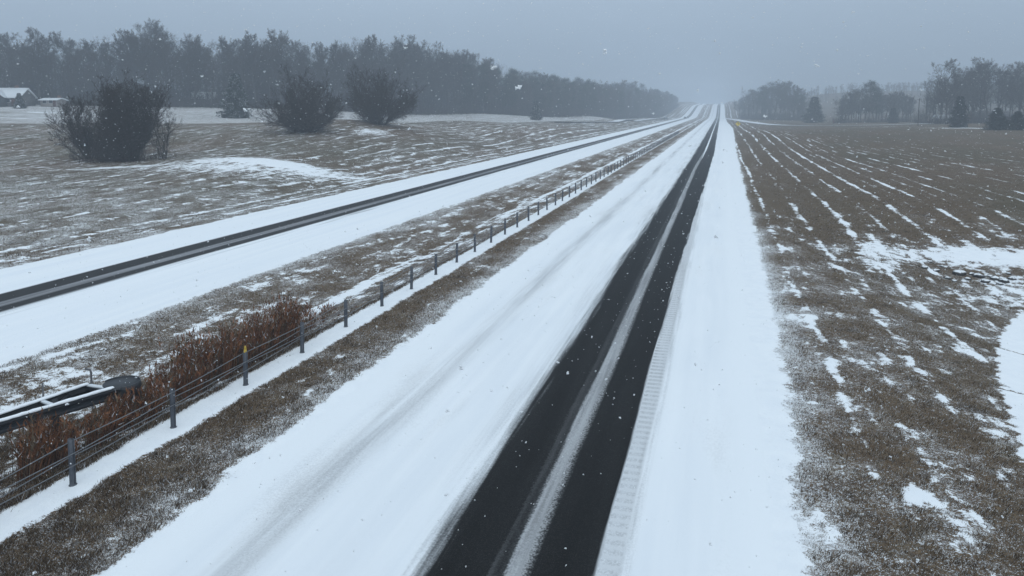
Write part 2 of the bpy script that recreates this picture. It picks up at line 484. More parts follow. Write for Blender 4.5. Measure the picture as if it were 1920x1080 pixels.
m = Mat("snowed_highway", .75, .06)
x, y, z = m.xyz()
lw1 = m.noise(1.0, 5, (2.2, .09, 1)); lw2 = m.noise(1.0, 4, (7.0, .22, 1), off=4); sp1 = m.noise(26, 3, off=2); sp2 = m.noise(90, 2, off=6)
lone = m.noise(.5, 3, (.8, .25, 1), off=12)
lw3 = m.noise(1.0, 3, (1.3, .11, 1), off=21)
wand = m.noise(.035, 2, (.01, 1, .01), off=31)
xx = x + (lw1 - .5) * .22 + (lw2 - .5) * .10 + (wand - .5) * .14
xf = xx + (sp1 - .5) * .12
far = y.ss(20, 150); far2 = y.ss(95, 160)
bare_l = (xx - far * .40 + (lw2 - .5) * .5 + (lw1 - .5) * .3 + (sp1 - .5) * .25).ss(-5.15, -4.60) * (xf - far2 * .5).ss(-3.36, -3.46)
grey = xf.band(-3.66, -3.38, .03) * (.45 + lw1 * .5)
bare_r = (xf - far2 * .5).ss(-3.10, -2.94) * (xx - far * .85 + (lw2 - .5) * (.15 + far * .35)).ss(-1.84, -1.96)
slush_r = (xf + (lw2 - .5) * .25).band(-3.10, -2.90, .09)
bare = bare_l.mx(bare_r)
# rumble strip: milled grooves at 0.305 m holding snow
per = (y * (1 / .305)).m('FRACT')
groove = (per + (sp1 - .5) * .22).band(.16, .60, .16)
rum = xf.band(-1.90, -1.47, .06)
ribs = rum * (1 - groove) * (1 - y.ss(40, 90)) * .85 * (.12 + .62 * lw1) * (sp1 * .9 + lw2 * .5 + lone * .8).ss(.75, 1.35) * 1.15
fade_edge = xx.band(-1.55, -1.30, .1) * (sp1 * .35 + lw2 * .7 + lw3 * .2).ss(.5, .85) * .34
# faint wheel tracks in the covered lane
trk = (xx + (lone - .5) * .5).band(-8.2, -7.75, .5) * (lw3 * .6 + lw1 * .3 + lw2 * .35 + sp1 * .16).ss(.50, .92) * .62
trk2 = (xx + (lone - .5) * .7).band(-6.75, -6.35, .35) * (lw3 * .8 + sp1 * .2).ss(.48, .9) * .20
thin = xx.ss(-6.0, -4.8) * xx.ss(-4.5, -4.8) * (lw3 * .6 + lw2 * .35 + sp1 * .2).ss(.48, .85) * .40
wet = bare.mx(ribs).mx(fade_edge).mx(trk).mx(trk2).mx(thin).m('MINIMUM', 1.0)
asph = m.mix(sp2.ss(.35, .65), (.004, .004, .004), (.013, .0127, .0124))
asph = m.mix(lw1.ss(.35, .7) * .4, asph, (.018, .0175, .0172))
asph = m.mix(grey * .30 * (lw2 * .6 + sp1 * .5).ss(.3, .8), asph, (.25, .255, .265))
powder = (sp2 * .8 + sp1 * .25).ss(.58, .70) * .30
asph = m.mix(powder * lw1, asph, (.4, .41, .43))
grit = (sp1 * .5 + lone * .6 + lw3 * .3).ss(.74, .95)
sn1 = m.mix((lw1 * .5 + lone * .5).ss(.3, .7), (.755, .79, .825), SNOW)
sn1 = m.mix(grit * .35, sn1, (.45, .46, .47))
sn1 = m.mix(x.ss(-.2, .9).mx(x.ss(-8.8, -9.6)), sn1, (.822, .85, .873))
sn1 = m.mix(rum * (.35 + groove * .25), sn1, (.50, .515, .53))
slushc = m.mix(xf.ss(-3.22, -2.96), m.mix((lw2 * .6 + sp1 * .4).ss(.3, .7), (.22, .225, .23), (.46, .475, .49)), m.mix(sp1.ss(.4, .62), (.42, .43, .44), (.06, .06, .06)))
sn1 = m.mix(xf.band(-3.47, -2.85, .03), sn1, slushc)
m.color(m.mix(wet, sn1, asph))
m.rough(.92 - .3 * bare)
m.bump((1 - wet) * .5 + lw3 * .3 * (1 - bare) + sp1 * .2 + rum * (1 - groove) * .5, .5, .03)
road = ribbon("road", -9.9, 1.12, m, 0.0)
tag(road, "snow-covered highway carriageway with two bare wet wheel tracks and rumble strip", kind="structure")

m = Mat("snowed_far_carriageway", .7, .12)
x, y, z = m.xyz()
lw1 = m.noise(1.0, 5, (1.6, .05, 1)); lw2 = m.noise(1.0, 4, (5.0, .15, 1), off=4); sp1 = m.noise(14, 3, off=2)
xx = x + (lw1 - .5) * .30 + (lw2 - .5) * .18
ba = xx.ss(-30.05, -29.8) * xx.ss(-28.55, -28.7)
bb = xx.ss(-28.1, -27.9) * xx.ss(-27.05, -27.35)
gm = xx.band(-28.7, -27.95, .12)
th = xx.band(-27.2, -26.5, .15) * lw2.ss(.5, .75) * .5
bare = ba.mx(bb)
sn1 = m.mix(lw1.ss(.3, .7), (.79, .825, .86), SNOW)
sn1 = m.mix(gm, sn1, m.mix(lw2.ss(.3, .7), (.15, .152, .16), (.27, .275, .29)))
asph = m.mix(lw1, (.014, .0138, .0145), (.030, .029, .029))
m.color(m.mix(bare.mx(th), sn1, asph))
m.rough(.92 - .25 * bare)
m.bump((1 - bare) * .6 + lw2 * .3 + sp1 * .25, .5, .04)
road2 = ribbon("road", -34.0, -21.8, m, 0.0)
tag(road2, "snow-covered opposite carriageway with one dark bare lane", kind="structure")

def side_road(pts, width, label):
    p = np.array(pts, float); n = len(p)
    ts = np.linspace(0, n - 1, n * 14); xs = np.interp(ts, range(n), p[:, 0]); yy = np.interp(ts, range(n), p[:, 1])
    k = np.ones(15) / 15
    xs2 = np.convolve(np.pad(xs, 7, mode='edge'), k, 'valid'); ys2 = np.convolve(np.pad(yy, 7, mode='edge'), k, 'valid')
    d = np.stack([np.gradient(xs2), np.gradient(ys2)], 1); d /= np.linalg.norm(d, axis=1)[:, None]
    L = np.stack([xs2 - d[:, 1] * width / 2, ys2 + d[:, 0] * width / 2], 1); R = np.stack([xs2 + d[:, 1] * width / 2, ys2 - d[:, 0] * width / 2], 1)
    M = (L + R) / 2
    zl = np.maximum(np.maximum(base_height(L[:, 0], L[:, 1]), base_height(R[:, 0], R[:, 1])), base_height(M[:, 0], M[:, 1])) + .14
    v = np.concatenate([np.c_[L, zl], np.c_[R, zl]]); N = len(L)
    q = np.array([(i, i + N, i + N + 1, i + 1) for i in range(N - 1)])
    mt = Mat("packed_snow", .9, .2); nn = mt.noise(.7, 4)
    mt.color(mt.mix(nn.ss(.35, .7), (.62, .64, .67), SNOW))
    return tag(mesh_np("side_road", v, q, mt), label, kind="structure")
side_road([(1, 645), (6, 620), (11, 560), (15.5, 465), (25.7, 372), (45, 338), (90, 326), (160, 330)], 6.5, "narrow snowed side road joining from the right")
side_road([(-34, 640), (-39, 610), (-44, 560), (-50, 480), (-54.5, 396), (-58, 340), (-70, 300)], 5.0, "narrow snowed side road joining from the left")

# ------------------------------------------------------------------ grass blades
def shade_mat(name, rough=.9):
    a = Mat(name, rough, .1); a.color(a.attr("tone", True)); return a
BLADE = shade_mat("dry_blades")
def blades(n, x0, x1, ysamp, hgt, wid, keep=.5, seed=0):
    R = np.random.default_rng(seed)
    Y = ysamp(R, n); X = R.uniform(x0, x1, n)
    s, du, gr = snow_map(X, Y)
    s = s + R.normal(0, .06, n)
    ok = s < keep + .10 * (R.random(n) < .10)
    re = right_edge(Y)
    ok &= ~((X > re - 2) & (X < re) & (R.random(n) < .7))
    X, Y, s, gr = X[ok], Y[ok], s[ok], gr[ok]
    n = len(X)
    tuft = .55 + .75 * sst(fbm(X / .5, Y / .5, 71, 2), -.3, .5)
    h = hgt * R.uniform(.45, 1.15, n) * tuft; wd = wid * R.uniform(.6, 1.4, n)
    z = base_height(X, Y) + (.028 * fbm(X / .30, Y / .30, 61, 2) + .03 * fbm(X / 1.3, Y / 1.3, 64, 3)) - .01
    a = R.uniform(0, 2 * pi, n); ln = R.uniform(.15, 1.0, n) * h
    la = R.normal(-.6, 1.1, n)
    bx, by = np.cos(a) * wd, np.sin(a) * wd
    tx, ty = np.cos(la) * ln, np.sin(la) * ln
    v = np.zeros((n, 3, 3))
    v[:, 0] = np.c_[X - bx, Y - by, z]; v[:, 1] = np.c_[X + bx, Y + by, z]; v[:, 2] = np.c_[X + tx, Y + ty, z + h]
    base = np.array([(.088, .060, .038), (.140, .099, .064), (.205, .155, .104), (.28, .22, .155), (.050, .037, .028), (.62, .63, .65)])
    pick = R.choice(6, n, p=[.28, .27, .18, .06, .13, .08]); c = base[pick] * R.uniform(.75, 1.2, (n, 1))
    g2 = (gr * .6)[:, None]; c = c * (1 - g2) + np.array([.088, .086, .048]) * R.uniform(.6, 1.4, (n, 1)) * g2
    return v.reshape(-1, 3), np.repeat(c, 3, 0)
def inv2(y0, y1):      # uniform over the picture's rows
    return lambda R, n: 1 / R.uniform(1 / y1, 1 / y0, n)
parts = [blades(230000, 1.2, 13.5, inv2(11, 60), .085, .0075, seed=1),
         blades(100000, -12.75, -10.1, inv2(7, 70), .10, .0075, seed=2),
         blades(110000, -21.8, -13.55, inv2(9, 70), .11, .009, seed=3),
         blades(45000, -13.95, -13.5, inv2(7, 50), .17, .008, keep=.75, seed=4),
         blades(60000, 5, 45, inv2(40, 140), .10, .018, seed=5),
         blades(60000, -75, -34.5, inv2(25, 120), .12, .018, seed=6)]
vv = np.concatenate([p[0] for p in parts]); cc = np.concatenate([p[1] for p in parts])
gb = mesh_np("grass", vv, np.arange(len(vv)).reshape(-1, 3), BLADE, cols=cc)
tag(gb, "dry brown grass blades poking through the snow", kind="stuff")

# tall rust-coloured bunch grass behind the cable barrier
def bunch(R, x0, y0, n, H, spread, drab=False):
    V_, C_, T_ = [], [], []
    zb = ground_h(x0, y0)
    for i in range(n):
        a = R.uniform(0, 2 * pi); rr = abs(R.normal(0, spread))
        b = np.array([x0 + rr * cos(a), y0 + rr * sin(a) * 1.3, zb - .02])
        h = H * R.uniform(.55, 1.08)
        lean = np.array([R.normal(.05, .14), R.normal(.10, .13), 0]) * h + np.array([cos(a), sin(a), 0]) * rr * .5
        p1 = b + np.array([0, 0, h * .55]) + lean * .35; p2 = b + np.array([0, 0, h]) + lean
        tone = np.array([.185, .080, .038]) * R.uniform(.45, 1.35) if R.random() < (.08 if drab else .72) else np.array([.15, .112, .075]) * R.uniform(.35, 1.2)
        w_ = R.uniform(.005, .009); s_ = R.uniform(0, pi); o = np.array([cos(s_), sin(s_), 0]) * w_
        k = len(V_)
        V_ += [b - o, b + o, p1 + o * .8, p1 - o * .8, p2]
        T_ += [(k, k + 1, k + 2), (k, k + 2, k + 3), (k + 3, k + 2, k + 4)]
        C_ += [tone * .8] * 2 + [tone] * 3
        if not drab and R.random() < .75:                          # feathery head: short side sprays
            for q in range(7):
                t = R.uniform(.45, 1.0); c = p1 + (p2 - p1) * t
                d = np.array([R.normal(0, .05), R.normal(0, .05), R.uniform(.05, .16)])
                o2 = np.array([R.normal(0, .010), R.normal(0, .010), 0])
                k = len(V_); V_ += [c - o2, c + o2, c + d]; T_.append((k, k + 1, k + 2))
                t2 = tone * R.uniform(.7, 1.5) if R.random() > .05 else np.array([.6, .6, .62])
                C_ += [t2] * 3
        if R.random() < .5:                           # arching leaf
            d = np.array([R.normal(0, .16), R.normal(0, .16), 0]); c = b + (p1 - b) * R.uniform(.2, .9)
            k = len(V_); V_ += [c - o, c + o, c + d + np.array([0, 0, R.uniform(-.05, .15)])]; T_.append((k, k + 1, k + 2)); C_ += [tone * 1.2] * 3
    return V_, T_, C_
R = np.random.default_rng(5)
BV, BT, BC = [], [], []
def add(t):
    k = len(BV); BV.extend(t[0]); BT.extend([tuple(i + k for i in f) for f in t[1]]); BC.extend(t[2])
yy = 6.5
for q in range(16):
    add(bunch(R, -14.1 - abs(R.normal(0, .3)), R.uniform(17.6, 22.6), 16, R.uniform(1.35, 1.75), .10))
while yy < 22.6:
    dens = 1.0 if yy < 17.8 else (.95 if yy > 18.6 else .35)
    for q in range(4):
        if R.random() < dens * (.60 + .40 * sin(yy * 2.6)):
            add(bunch(R, -14.15 - abs(R.normal(0, .40)) - .05, yy + R.uniform(-.2, .2), int(R.integers(35, 100)), R.uniform(.65, 1.45) * (.86 if yy < 13.4 else .62 if yy < 16.4 else 1.15), .13))
    if R.random() < .8: add(bunch(R, -14.0 - R.uniform(0, 1.0), yy, 50, R.uniform(.25, .5), .25, True))
    yy += .36
for i in range(26): add(bunch(R, R.uniform(-16.2, -14.3), R.uniform(20.5, 26), 30, R.uniform(.3, .7), .22))
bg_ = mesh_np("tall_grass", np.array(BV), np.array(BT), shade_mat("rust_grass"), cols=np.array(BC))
tag(bg_, "tall rust-brown bunch grass along the back of the cable barrier", kind="stuff")
del BV, BT, BC

# ------------------------------------------------------------------ cable barrier
def metal(name, c, rough=.55, snowy=False):
    a = Mat(name, rough, .5); n = a.noise(12, 3, co=a.objco())
    base = a.mix(n.ss(.3, .7), tuple(q * .75 for q in c), c)
    if snowy:
        nz = a.xyz(a.nrm)[2]; base = a.mix(nz.ss(.55, .8), base, SNOW)
    a.color(base); return a
POST = metal("weathered_steel", (.085, .095, .115)); CABLE = metal("wire_rope", (.16, .165, .175)); YEL = metal("yellow_paint", (.55, .36, .03))
SNOWM = Mat("lying_snow", .95, .1); SNOWM.color(SNOWM.mix(SNOWM.noise(5).ss(.3, .7), (.78, .81, .84), SNOW))
FX = -13.12
barrier = empty("cable_barrier", (FX, 6.0, 0))
tag(barrier, "four-strand cable barrier on slim steel posts along the median", "barrier")
def fence_y(i): return 3.10 + 2.985 * i
rb = random.Random(4)
p0 = None; posts = []
for i in range(82):
    Y = fence_y(i)
    if p0 is None:
        b = MB()
        ring = [(-.055, -.035), (.055, -.035), (.055, -.023), (-.02, -.023), (-.043, 0), (-.02, .023), (.055, .023), (.055, .035), (-.055, .035), (-.065, 0)]
        b.loft([[(px, py, zz) for px, py in ring] for zz in (-.3, .2, .6, 1.02)])
        p0 = b.build("post", POST, barrier); o = p0
        sl = MB().tube([(0, 0, -.02), (0, 0, .035)], .10, 8, .075).build("post_socket", POST, p0)
    else: o = copy_tree(p0, barrier)
    o.location = (rb.uniform(-.02, .02), Y - 6.0, ground_h(FX, Y) + .02)
    o.rotation_euler = (rb.uniform(-.02, .02), rb.uniform(-.02, .035), rb.uniform(-.1, .1))
    posts.append(o)
    if i in (5,):
        MB().tube([(0, 0, .99), (0, 0, 1.11), (0, 0, 1.17)], .048, 8, .025).build("marker_cap", YEL, o)
for k, hz in enumerate((.94, .73, .61, .47)):
    pts = []
    for i in range(82):
        Y = fence_y(i); sd_ = -.07 if (i + k) % 2 else .075
        pts.append((sd_, Y - 6.0, ground_h(FX, Y) + hz + .02))
        pts.append((0, Y - 6.0 + 1.49, ground_h(FX, Y + 1.49) + hz + .005))
    MB().tube(pts, .0125, 5).build("cable", CABLE, barrier, True)

# ------------------------------------------------------------------ guardrail with rounded end at lower left
STEEL = metal("dark_galvanised_steel", (.026, .030, .037), .55)
gz = .95
A = np.array((-15.12, 15.38)); B = np.array((-15.98, 13.1)); Cc = np.array((-16.0, 15.4)); D = np.array((-16.42, 13.35))
def ext(p, q, t): return q + (q - p) * t
B2, D2 = ext(A, B, 1.1), ext(Cc, D, 1.2)
rail = empty("guardrail", (*((A + Cc) / 2), ground_h(-15.5, 15.7)))
tag(rail, "dark steel guardrail with a rounded end and snow on its beams", "guardrail")
org = np.array(rail.location)
def loc3(p, zz): return np.array((p[0] - org[0], p[1] - org[1], zz))
WPROF = [(0, .0), (.03, -.02), (.075, -.055), (.03, -.10), (.0, -.13), (0, -.17), (.03, -.2), (.075, -.245), (.03, -.29), (0, -.31)]
def wbeam(p, q, name, side):
    d = (q - p) / np.linalg.norm(q - p); nrm = np.array((d[1], -d[0])) * side
    out_ = [(o + .014, zz) for o, zz in WPROF]; inn = [(o - .014, zz) for o, zz in WPROF[::-1]]
    top = [(-.05, 0.012), (.03, .012)]
    prof = out_ + inn
    b = MB(); b.loft([[loc3(e + nrm * o, gz + zz) for o, zz in prof] for e in (p, q)])
    bm_ = b.build(name, STEEL, rail)
    L = np.linalg.norm(q - p); n = max(3, int(L / .12)); rs = random.Random(int(L * 100))
    rings = []
    for i in range(n + 1):
        e = p + (q - p) * (.02 + .96 * i / n); hh = .034 + rs.uniform(0, .022); w0 = .082 + rs.uniform(-.010, .010)
        rings.append([loc3(e + nrm * (o * w0), gz + zz) for o, zz in ((-1, .002), (-.8, hh * .8), (-.2, hh), (.6, hh * .85), (1.0, .002))])
    MB().loft(rings).build("snow_cap", SNOWM, bm_, True)
    return d, nrm
dn, nn_ = wbeam(A, B2, "beam", -1)
df, nf_ = wbeam(Cc, D2, "beam", 1)
for t, wd in ((.05, .16), (.62, .14), (1.28, .14)):
    p = A + (B - A) * t; q = Cc + (D - Cc) * t; d = (q - p) / np.linalg.norm(q - p); pr = np.array((-d[1], d[0]))
    p = p + d * .06; q = q - d * .06
    b = MB(); b.loft([[loc3(e + pr * (wd / 2) * s_, gz + zz) for s_, zz in ((-1, -.13), (1, -.13), (1, -.03), (-1, -.03))] for e in (p, q)])
    cb = b.build("crossbeam", STEEL, rail)
    b = MB(); b.loft([[loc3(e + pr * (wd / 2) * s_, gz + zz) for s_, zz in ((-.95, -.028), (-.7, .0), (.6, .005), (.95, -.028))] for e in (p, q)])
    b.build("snow_cap", SNOWM, cb, True)
p = A + (B - A) * .66; q = Cc + (D - Cc) * .30                                   # diagonal brace
b = MB(); b.tube([loc3(p * .5 + q * .5 + (p - q) * .3, gz - .12), loc3(q, gz - .12)], .035, 6); b.build("brace", STEEL, rail)
for p, nr in ((A, nn_), (A + (B - A) * .75, nn_), (B2, nn_), (Cc + (D - Cc) * .5, nf_), (D2, nf_)):
    c = loc3(p - nr * .11, 0); MB().box(c[0] - .05, c[0] + .05, c[1] - .075, c[1] + .075, -.4, gz - .05).build("post", STEEL, rail)
# rounded end: a curved plate wrapped round the nose
ce = (A + Cc) / 2 + np.array((.34, .22)); b = MB(); rings = []
ax = (A - B) / np.linalg.norm(A - B)
a0 = math.atan2(ax[1], ax[0])
for i in range(17):
    a = a0 - 2.05 + 4.1 * i / 16; rr = .46
    c = np.array((cos(a), sin(a)))
    rings.append([loc3(ce + c * (rr + o), zz) for o, zz in ((.012, gz - .46), (.03, gz - .33), (.012, gz - .17), (.03, gz - .07), (.012, gz + .04), (-.012, gz + .04), (.004, gz - .07), (-.012, gz - .17), (.004, gz - .33), (-.012, gz - .46))])
b.loft(rings); b.build("end_buffer", STEEL, rail, True)
b = MB().tube([loc3(ce, gz - .02), loc3(ce, gz + .012)], .44, 20); b.build("end_plate", STEEL, rail)
# stakes standing by the rail
for px, dep, hh, lab in ((54, 18.6, .62, "thin grey stake standing behind the guardrail"), (149, 19.9, .5, "short bent bracket behind the guardrail's rounded end")):
    X, Y = plan(px, dep); z0 = ground_h(X, Y)
    st = MB(); zt = 1.28 if px == 54 else 1.18
    if px == 54: st.tube([(0, 0, -.2), (0.01, 0, zt)], .022, 7)
    else: st.tube([(0, 0, -.2), (0, 0, zt - .1), (-.02, -.01, zt - .03), (-.14, -.05, zt)], .028, 7)
    o = st.build("marker_stake", metal("stake_metal", (.13, .13, .14)))
    o.location = (X, Y, z0); tag(o, lab, "stake")

# ------------------------------------------------------------------ trees
def tubes_np(segs, sides):
    s = np.asarray(segs, float)
    p0, p1, r0, r1 = s[:, 0:3], s[:, 3:6], s[:, 6], s[:, 7]
    d = p1 - p0; d /= np.maximum(np.linalg.norm(d, axis=1), 1e-6)[:, None]
    ref = np.where(np.abs(d[:, 2:3]) < .9, np.array([[0, 0, 1.0]]), np.array([[1.0, 0, 0]]))
    a = np.cross(d, ref); a /= np.linalg.norm(a, axis=1)[:, None]; b = np.cross(d, a)
    n = len(s); vs = np.zeros((n, 2, sides, 3))
    for j in range(sides):
        c = cos(2 * pi * j / sides) * a + sin(2 * pi * j / sides) * b
        vs[:, 0, j] = p0 + c * r0[:, None]; vs[:, 1, j] = p1 + c * r1[:, None]
    i = np.arange(n)[:, None] * (2 * sides)
    q = np.concatenate([np.stack([i[:, 0] + j, i[:, 0] + (j + 1) % sides, i[:, 0] + sides + (j + 1) % sides, i[:, 0] + sides + j], 1) for j in range(sides)])
    return vs.reshape(-1, 3), q
def unit(v): return v / (np.linalg.norm(v) + 1e-9)
class Tree:
    def __init__(s, seed): s.R = np.random.default_rng(seed); s.wood = []; s.twig = []
    def limb(s, p, d, L, r, lev, maxlev, P):
        R = s.R; n = P['n'][lev]; dl = L / n; r1 = r
        kids = P['kids'][lev]
        spots = np.sort(R.uniform(P['from'][lev], 1.0, kids)) * n if kids else []
        for i in range(n):
            d = unit(d + R.normal(0, P['wob'][lev], 3) + np.array([0, 0, P['up'][lev]]))
            q = p + d * dl; ra = r1; r1 = max(P['rmin'], r * (1 - (i + 1) / n * P['tap'][lev]))
            (s.wood if lev < P['split'] else s.twig).append((*p, *q, ra, r1))
            for k in spots:
                if i <= k < i + 1 and lev < maxlev:
                    t = k - i; o = p + (q - p) * t
                    az = R.uniform(0, 2 * pi); ref = unit(np.cross(d, np.array([0.3, .2, 1.0]) if abs(d[2]) < .95 else np.array([1.0, 0, 0])))
                    side = unit(cos(az) * ref + sin(az) * np.cross(d, ref))
                    ang = radians(R.normal(P['ang'][lev], 9))
                    c = unit(d * cos(ang) + side * sin(ang))
                    f = 1 - (k / n) * P['taperL'][lev]
                    s.limb(o, c, L * P['ratio'][lev] * f * R.uniform(.75, 1.25), max(P['rmin'], ra * .6), lev + 1, maxlev, P)
            p = q
OAK = dict(n=[7, 6, 5, 4, 3], kids=[19, 11, 9, 3, 0], up=[.03, .07, .07, .07, .05], wob=[.05, .10, .12, .10, .10], ang=[48, 44, 38, 30, 0],
           ratio=[.54, .44, .50, .62, 0], taperL=[.45, .50, .45, .3, 0], tap=[.8, .85, .85, .8, .6], rmin=.0175, split=2)
OAK['from'] = [.24, .2, .12, .1, 0]
def params(base, **k): d = dict(base); d.update(k); return d
TALL = params(OAK, kids=[26, 11, 8, 3, 0], ang=[34, 38, 34, 28, 0], ratio=[.34, .46, .52, .62, 0], up=[.04, .12, .09, .06, .03])
TALL['from'] = [.22, .15, .12, .1, 0]
LOOSE = params(OAK, kids=[20, 11, 8, 3, 0], ang=[40, 42, 36, 28, 0], ratio=[.45, .45, .52, .62, 0], up=[.04, .10, .08, .05, .03])

def bark(name, c0, c1):
    a = Mat(name, .95, .1); n = a.noise(3.0, 4, co=a.objco()); nz = a.xyz(a.nrm)[2]
    a.color(a.mix((nz + n * .5).ss(.95, 1.25) * .35, a.mix(n.ss(.3, .7), c0, c1), (.7, .72, .74))); return a
BARK = bark("grey_bark", (.055, .049, .045), (.095, .086, .078))
TWIG = bark("twigs", (.056, .048, .044), (.098, .086, .077))
DARKB = bark("dark_stems", (.022, .018, .017), (.045, .037, .034))
DARKT = bark("dark_twigs", (.036, .028, .025), (.070, .056, .050))

def bare_tree(seed, H, P, trunk_r, name="bare_tree", bm=None, tm=None, mult=1.0):
    t = Tree(seed)
    t.limb(np.array([0, 0, -.5]), np.array([0.0, 0, 1]), H * .80, trunk_r, 0, 4, P)
    w_, q_ = tubes_np(t.wood, 5); tw, tq = tubes_np(t.twig, 3)
    zmax = np.percentile(tw[:, 2], 99.7); k = H / zmax
    root = empty(name)
    mesh_np("trunk", w_ * k, q_, bm or BARK, root); mesh_np("crown", tw * k, tq, tm or TWIG, root)
    root["h"] = H
    return root

# needles: many small tilted faces
def needle_faces(R, centers, size, n_per, spread, flat=.6):
    c = np.repeat(centers, n_per, 0); n = len(c)
    c = c + R.normal(0, 1, (n, 3)) * np.array([spread, spread, spread * flat])
    a = R.normal(0, 1, (n, 3)); a /= np.linalg.norm(a, axis=1)[:, None]
    b = np.cross(a, R.normal(0, 1, (n, 3))); b /= np.linalg.norm(b, axis=1)[:, None]
    L = size * R.uniform(.6, 1.5, (n, 1)); Wd = size * .30
    v = np.stack([c - b * Wd, c + b * Wd, c + a * L], 1).reshape(-1, 3)
    return v
def needle_mat(name, c0, c1, sn=.35):
    a = Mat(name, .9, .1); n = a.noise(1.2, 3, co=a.objco()); n2 = a.noise(.9, 2, co=a.objco(), off=7); nz = a.xyz(a.nrm)[2].m('ABSOLUTE')
    a.color(a.mix(nz.ss(.5, .85) * n2.ss(.44, .62) * sn, a.mix(n.ss(.3, .7), c0, c1), (.75, .78, .8))); return a
PINE = needle_mat("pine_needles", (.022, .030, .020), (.045, .055, .036), .12)
CEDAR = needle_mat("cedar_needles", (.014, .022, .017), (.030, .040, .030), .95)
CEDARD = needle_mat("dark_cedar_needles", (.011, .017, .014), (.024, .032, .025), .12)

def pine_tree(seed, H, wide=1.0, n_l=64):
    R = np.random.default_rng(seed); root = empty("pine_tree")
    segs = []; p = np.array([0, 0, -.4]); n = 10
    for i in range(n):
        q = p + np.array([R.normal(0, .08), R.normal(0, .08), (H + .2) / n]); segs.append((*p, *q, .26 * (1 - i / n * .85), .26 * (1 - (i + 1) / n * .85))); p = q
    cent = []
    for i in range(n_l):
        t = R.uniform(.26, 1.0); z = H * t; ln = 3.1 * wide * max(.12, 1 - ((t - .60) / .44) ** 2) ** .6 * R.uniform(.45, 1.08); ln = max(ln, .5)
        az = R.uniform(0, 2 * pi); b = np.array([0, 0, z]); e = b + np.array([cos(az) * ln, sin(az) * ln, min(ln * R.uniform(.0, .45), (H * 1.02 - z))])
        segs.append((*b, *e, .05, .02))
        for k in range(4): cent.append(b + (e - b) * R.uniform(.35, 1.06) + R.normal(0, .35, 3))
    w_, q_ = tubes_np(segs, 5); mesh_np("trunk", w_, q_, BARK, root)
    v = needle_faces(R, np.array(cent), .22, 34, .50, .85)
    mesh_np("crown", v, np.arange(len(v)).reshape(-1, 3), PINE, root); return root
def cedar_tree(seed, H, Wd, mat=None, shape=1.0, n=330, bottom=.03):
    R = np.random.default_rng(seed); root = empty("cedar_tree")
    segs = [(0, 0, -.3, 0, 0, H * .9, .14, .03)]; cent = []
    for i in range(n):
        t = R.uniform(bottom, .99); rad = Wd / 2 * (1 - t ** shape) ** .8 * (1 - .25 * exp(-t * 18)) * R.uniform(.45, 1.08)
        az = R.uniform(0, 2 * pi); lob = 1 + .16 * sin(az * 3 + seed) + .1 * sin(az * 5 + t * 9)
        rad *= lob
        e = np.array([cos(az) * rad, sin(az) * rad, H * t - .05 * rad]); b = np.array([0, 0, H * t - rad * .25])
        segs.append((*b, *e, .03, .012))
        cent.append(e); cent.append(b + (e - b) * .65)
    w_, q_ = tubes_np(segs, 4); mesh_np("trunk", w_, q_, DARKB, root)
    v = needle_faces(R, np.array(cent), .20 * H / 8 ** .5 / 2.2, 34, .34 * (H / 9) ** .5, .45)
    mesh_np("crown", v, np.arange(len(v)).reshape(-1, 3), mat or CEDAR, root); return root

def place(o, X, Y, rz=None, sc=1.0, sink=.1):
    o.location = (X, Y, ground_h(X, Y) - sink); o.rotation_euler = (0, 0, random.uniform(0, 6.28) if rz is None else rz)
    o.scale = (sc, sc, sc) if not isinstance(sc, tuple) else sc
    return o

# prototypes of the wood: every one of them is used itself, then copied
PROTO = [bare_tree(101, 22, TALL, .30), bare_tree(102, 22, TALL, .28), bare_tree(103, 22, OAK, .34), bare_tree(104, 22, LOOSE, .30), bare_tree(105, 22, LOOSE, .28)]
PPINE = [pine_tree(201, 19), pine_tree(202, 19)]
used = set()
def take(p):
    if p.name in used: return copy_tree(p)
    used.add(p.name); return p

EDGE = [(-262, 158), (-215, 178), (-175, 196), (-142, 210), (-121, 258), (-103, 314), (-88, 362), (-75, 416), (-64, 490), (-54, 568), (-50, 660), (-49, 800), (-51, 930)]
EDGE = np.array(EDGE, float)
seglen = np.linalg.norm(np.diff(EDGE, axis=0), axis=1); cum = np.concatenate([[0], np.cumsum(seglen)])
def edge_pt(s):
    return np.array([np.interp(s, cum, EDGE[:, 0]), np.interp(s, cum, EDGE[:, 1])])
def edge_nrm(s):
    d = unit(np.append(edge_pt(min(s + 6, cum[-1])) - edge_pt(max(s - 6, 0)), 0)); return np.array([-d[1], d[0]])
rt = random.Random(21)
def col_of(X, Y):
    dep = X * FWD[0] + Y * FWD[1]; xc = X * RGT[0] + Y * RGT[1]
    return 960 + F_PX * xc / dep, dep
TOP_X = [-200, 0, 60, 120, 200, 240, 290, 350, 370, 440, 530, 570, 600, 650, 720, 770, 800, 860, 890, 915, 945, 1000, 1060, 1110, 1160, 1230, 1290, 1320]
TOP_Y = [70, 72, 58, 68, 66, 50, 38, 52, 78, 72, 60, 72, 84, 76, 64, 72, 80, 88, 106, 106, 128, 132, 146, 148, 152, 166, 182, 188]
count = {}
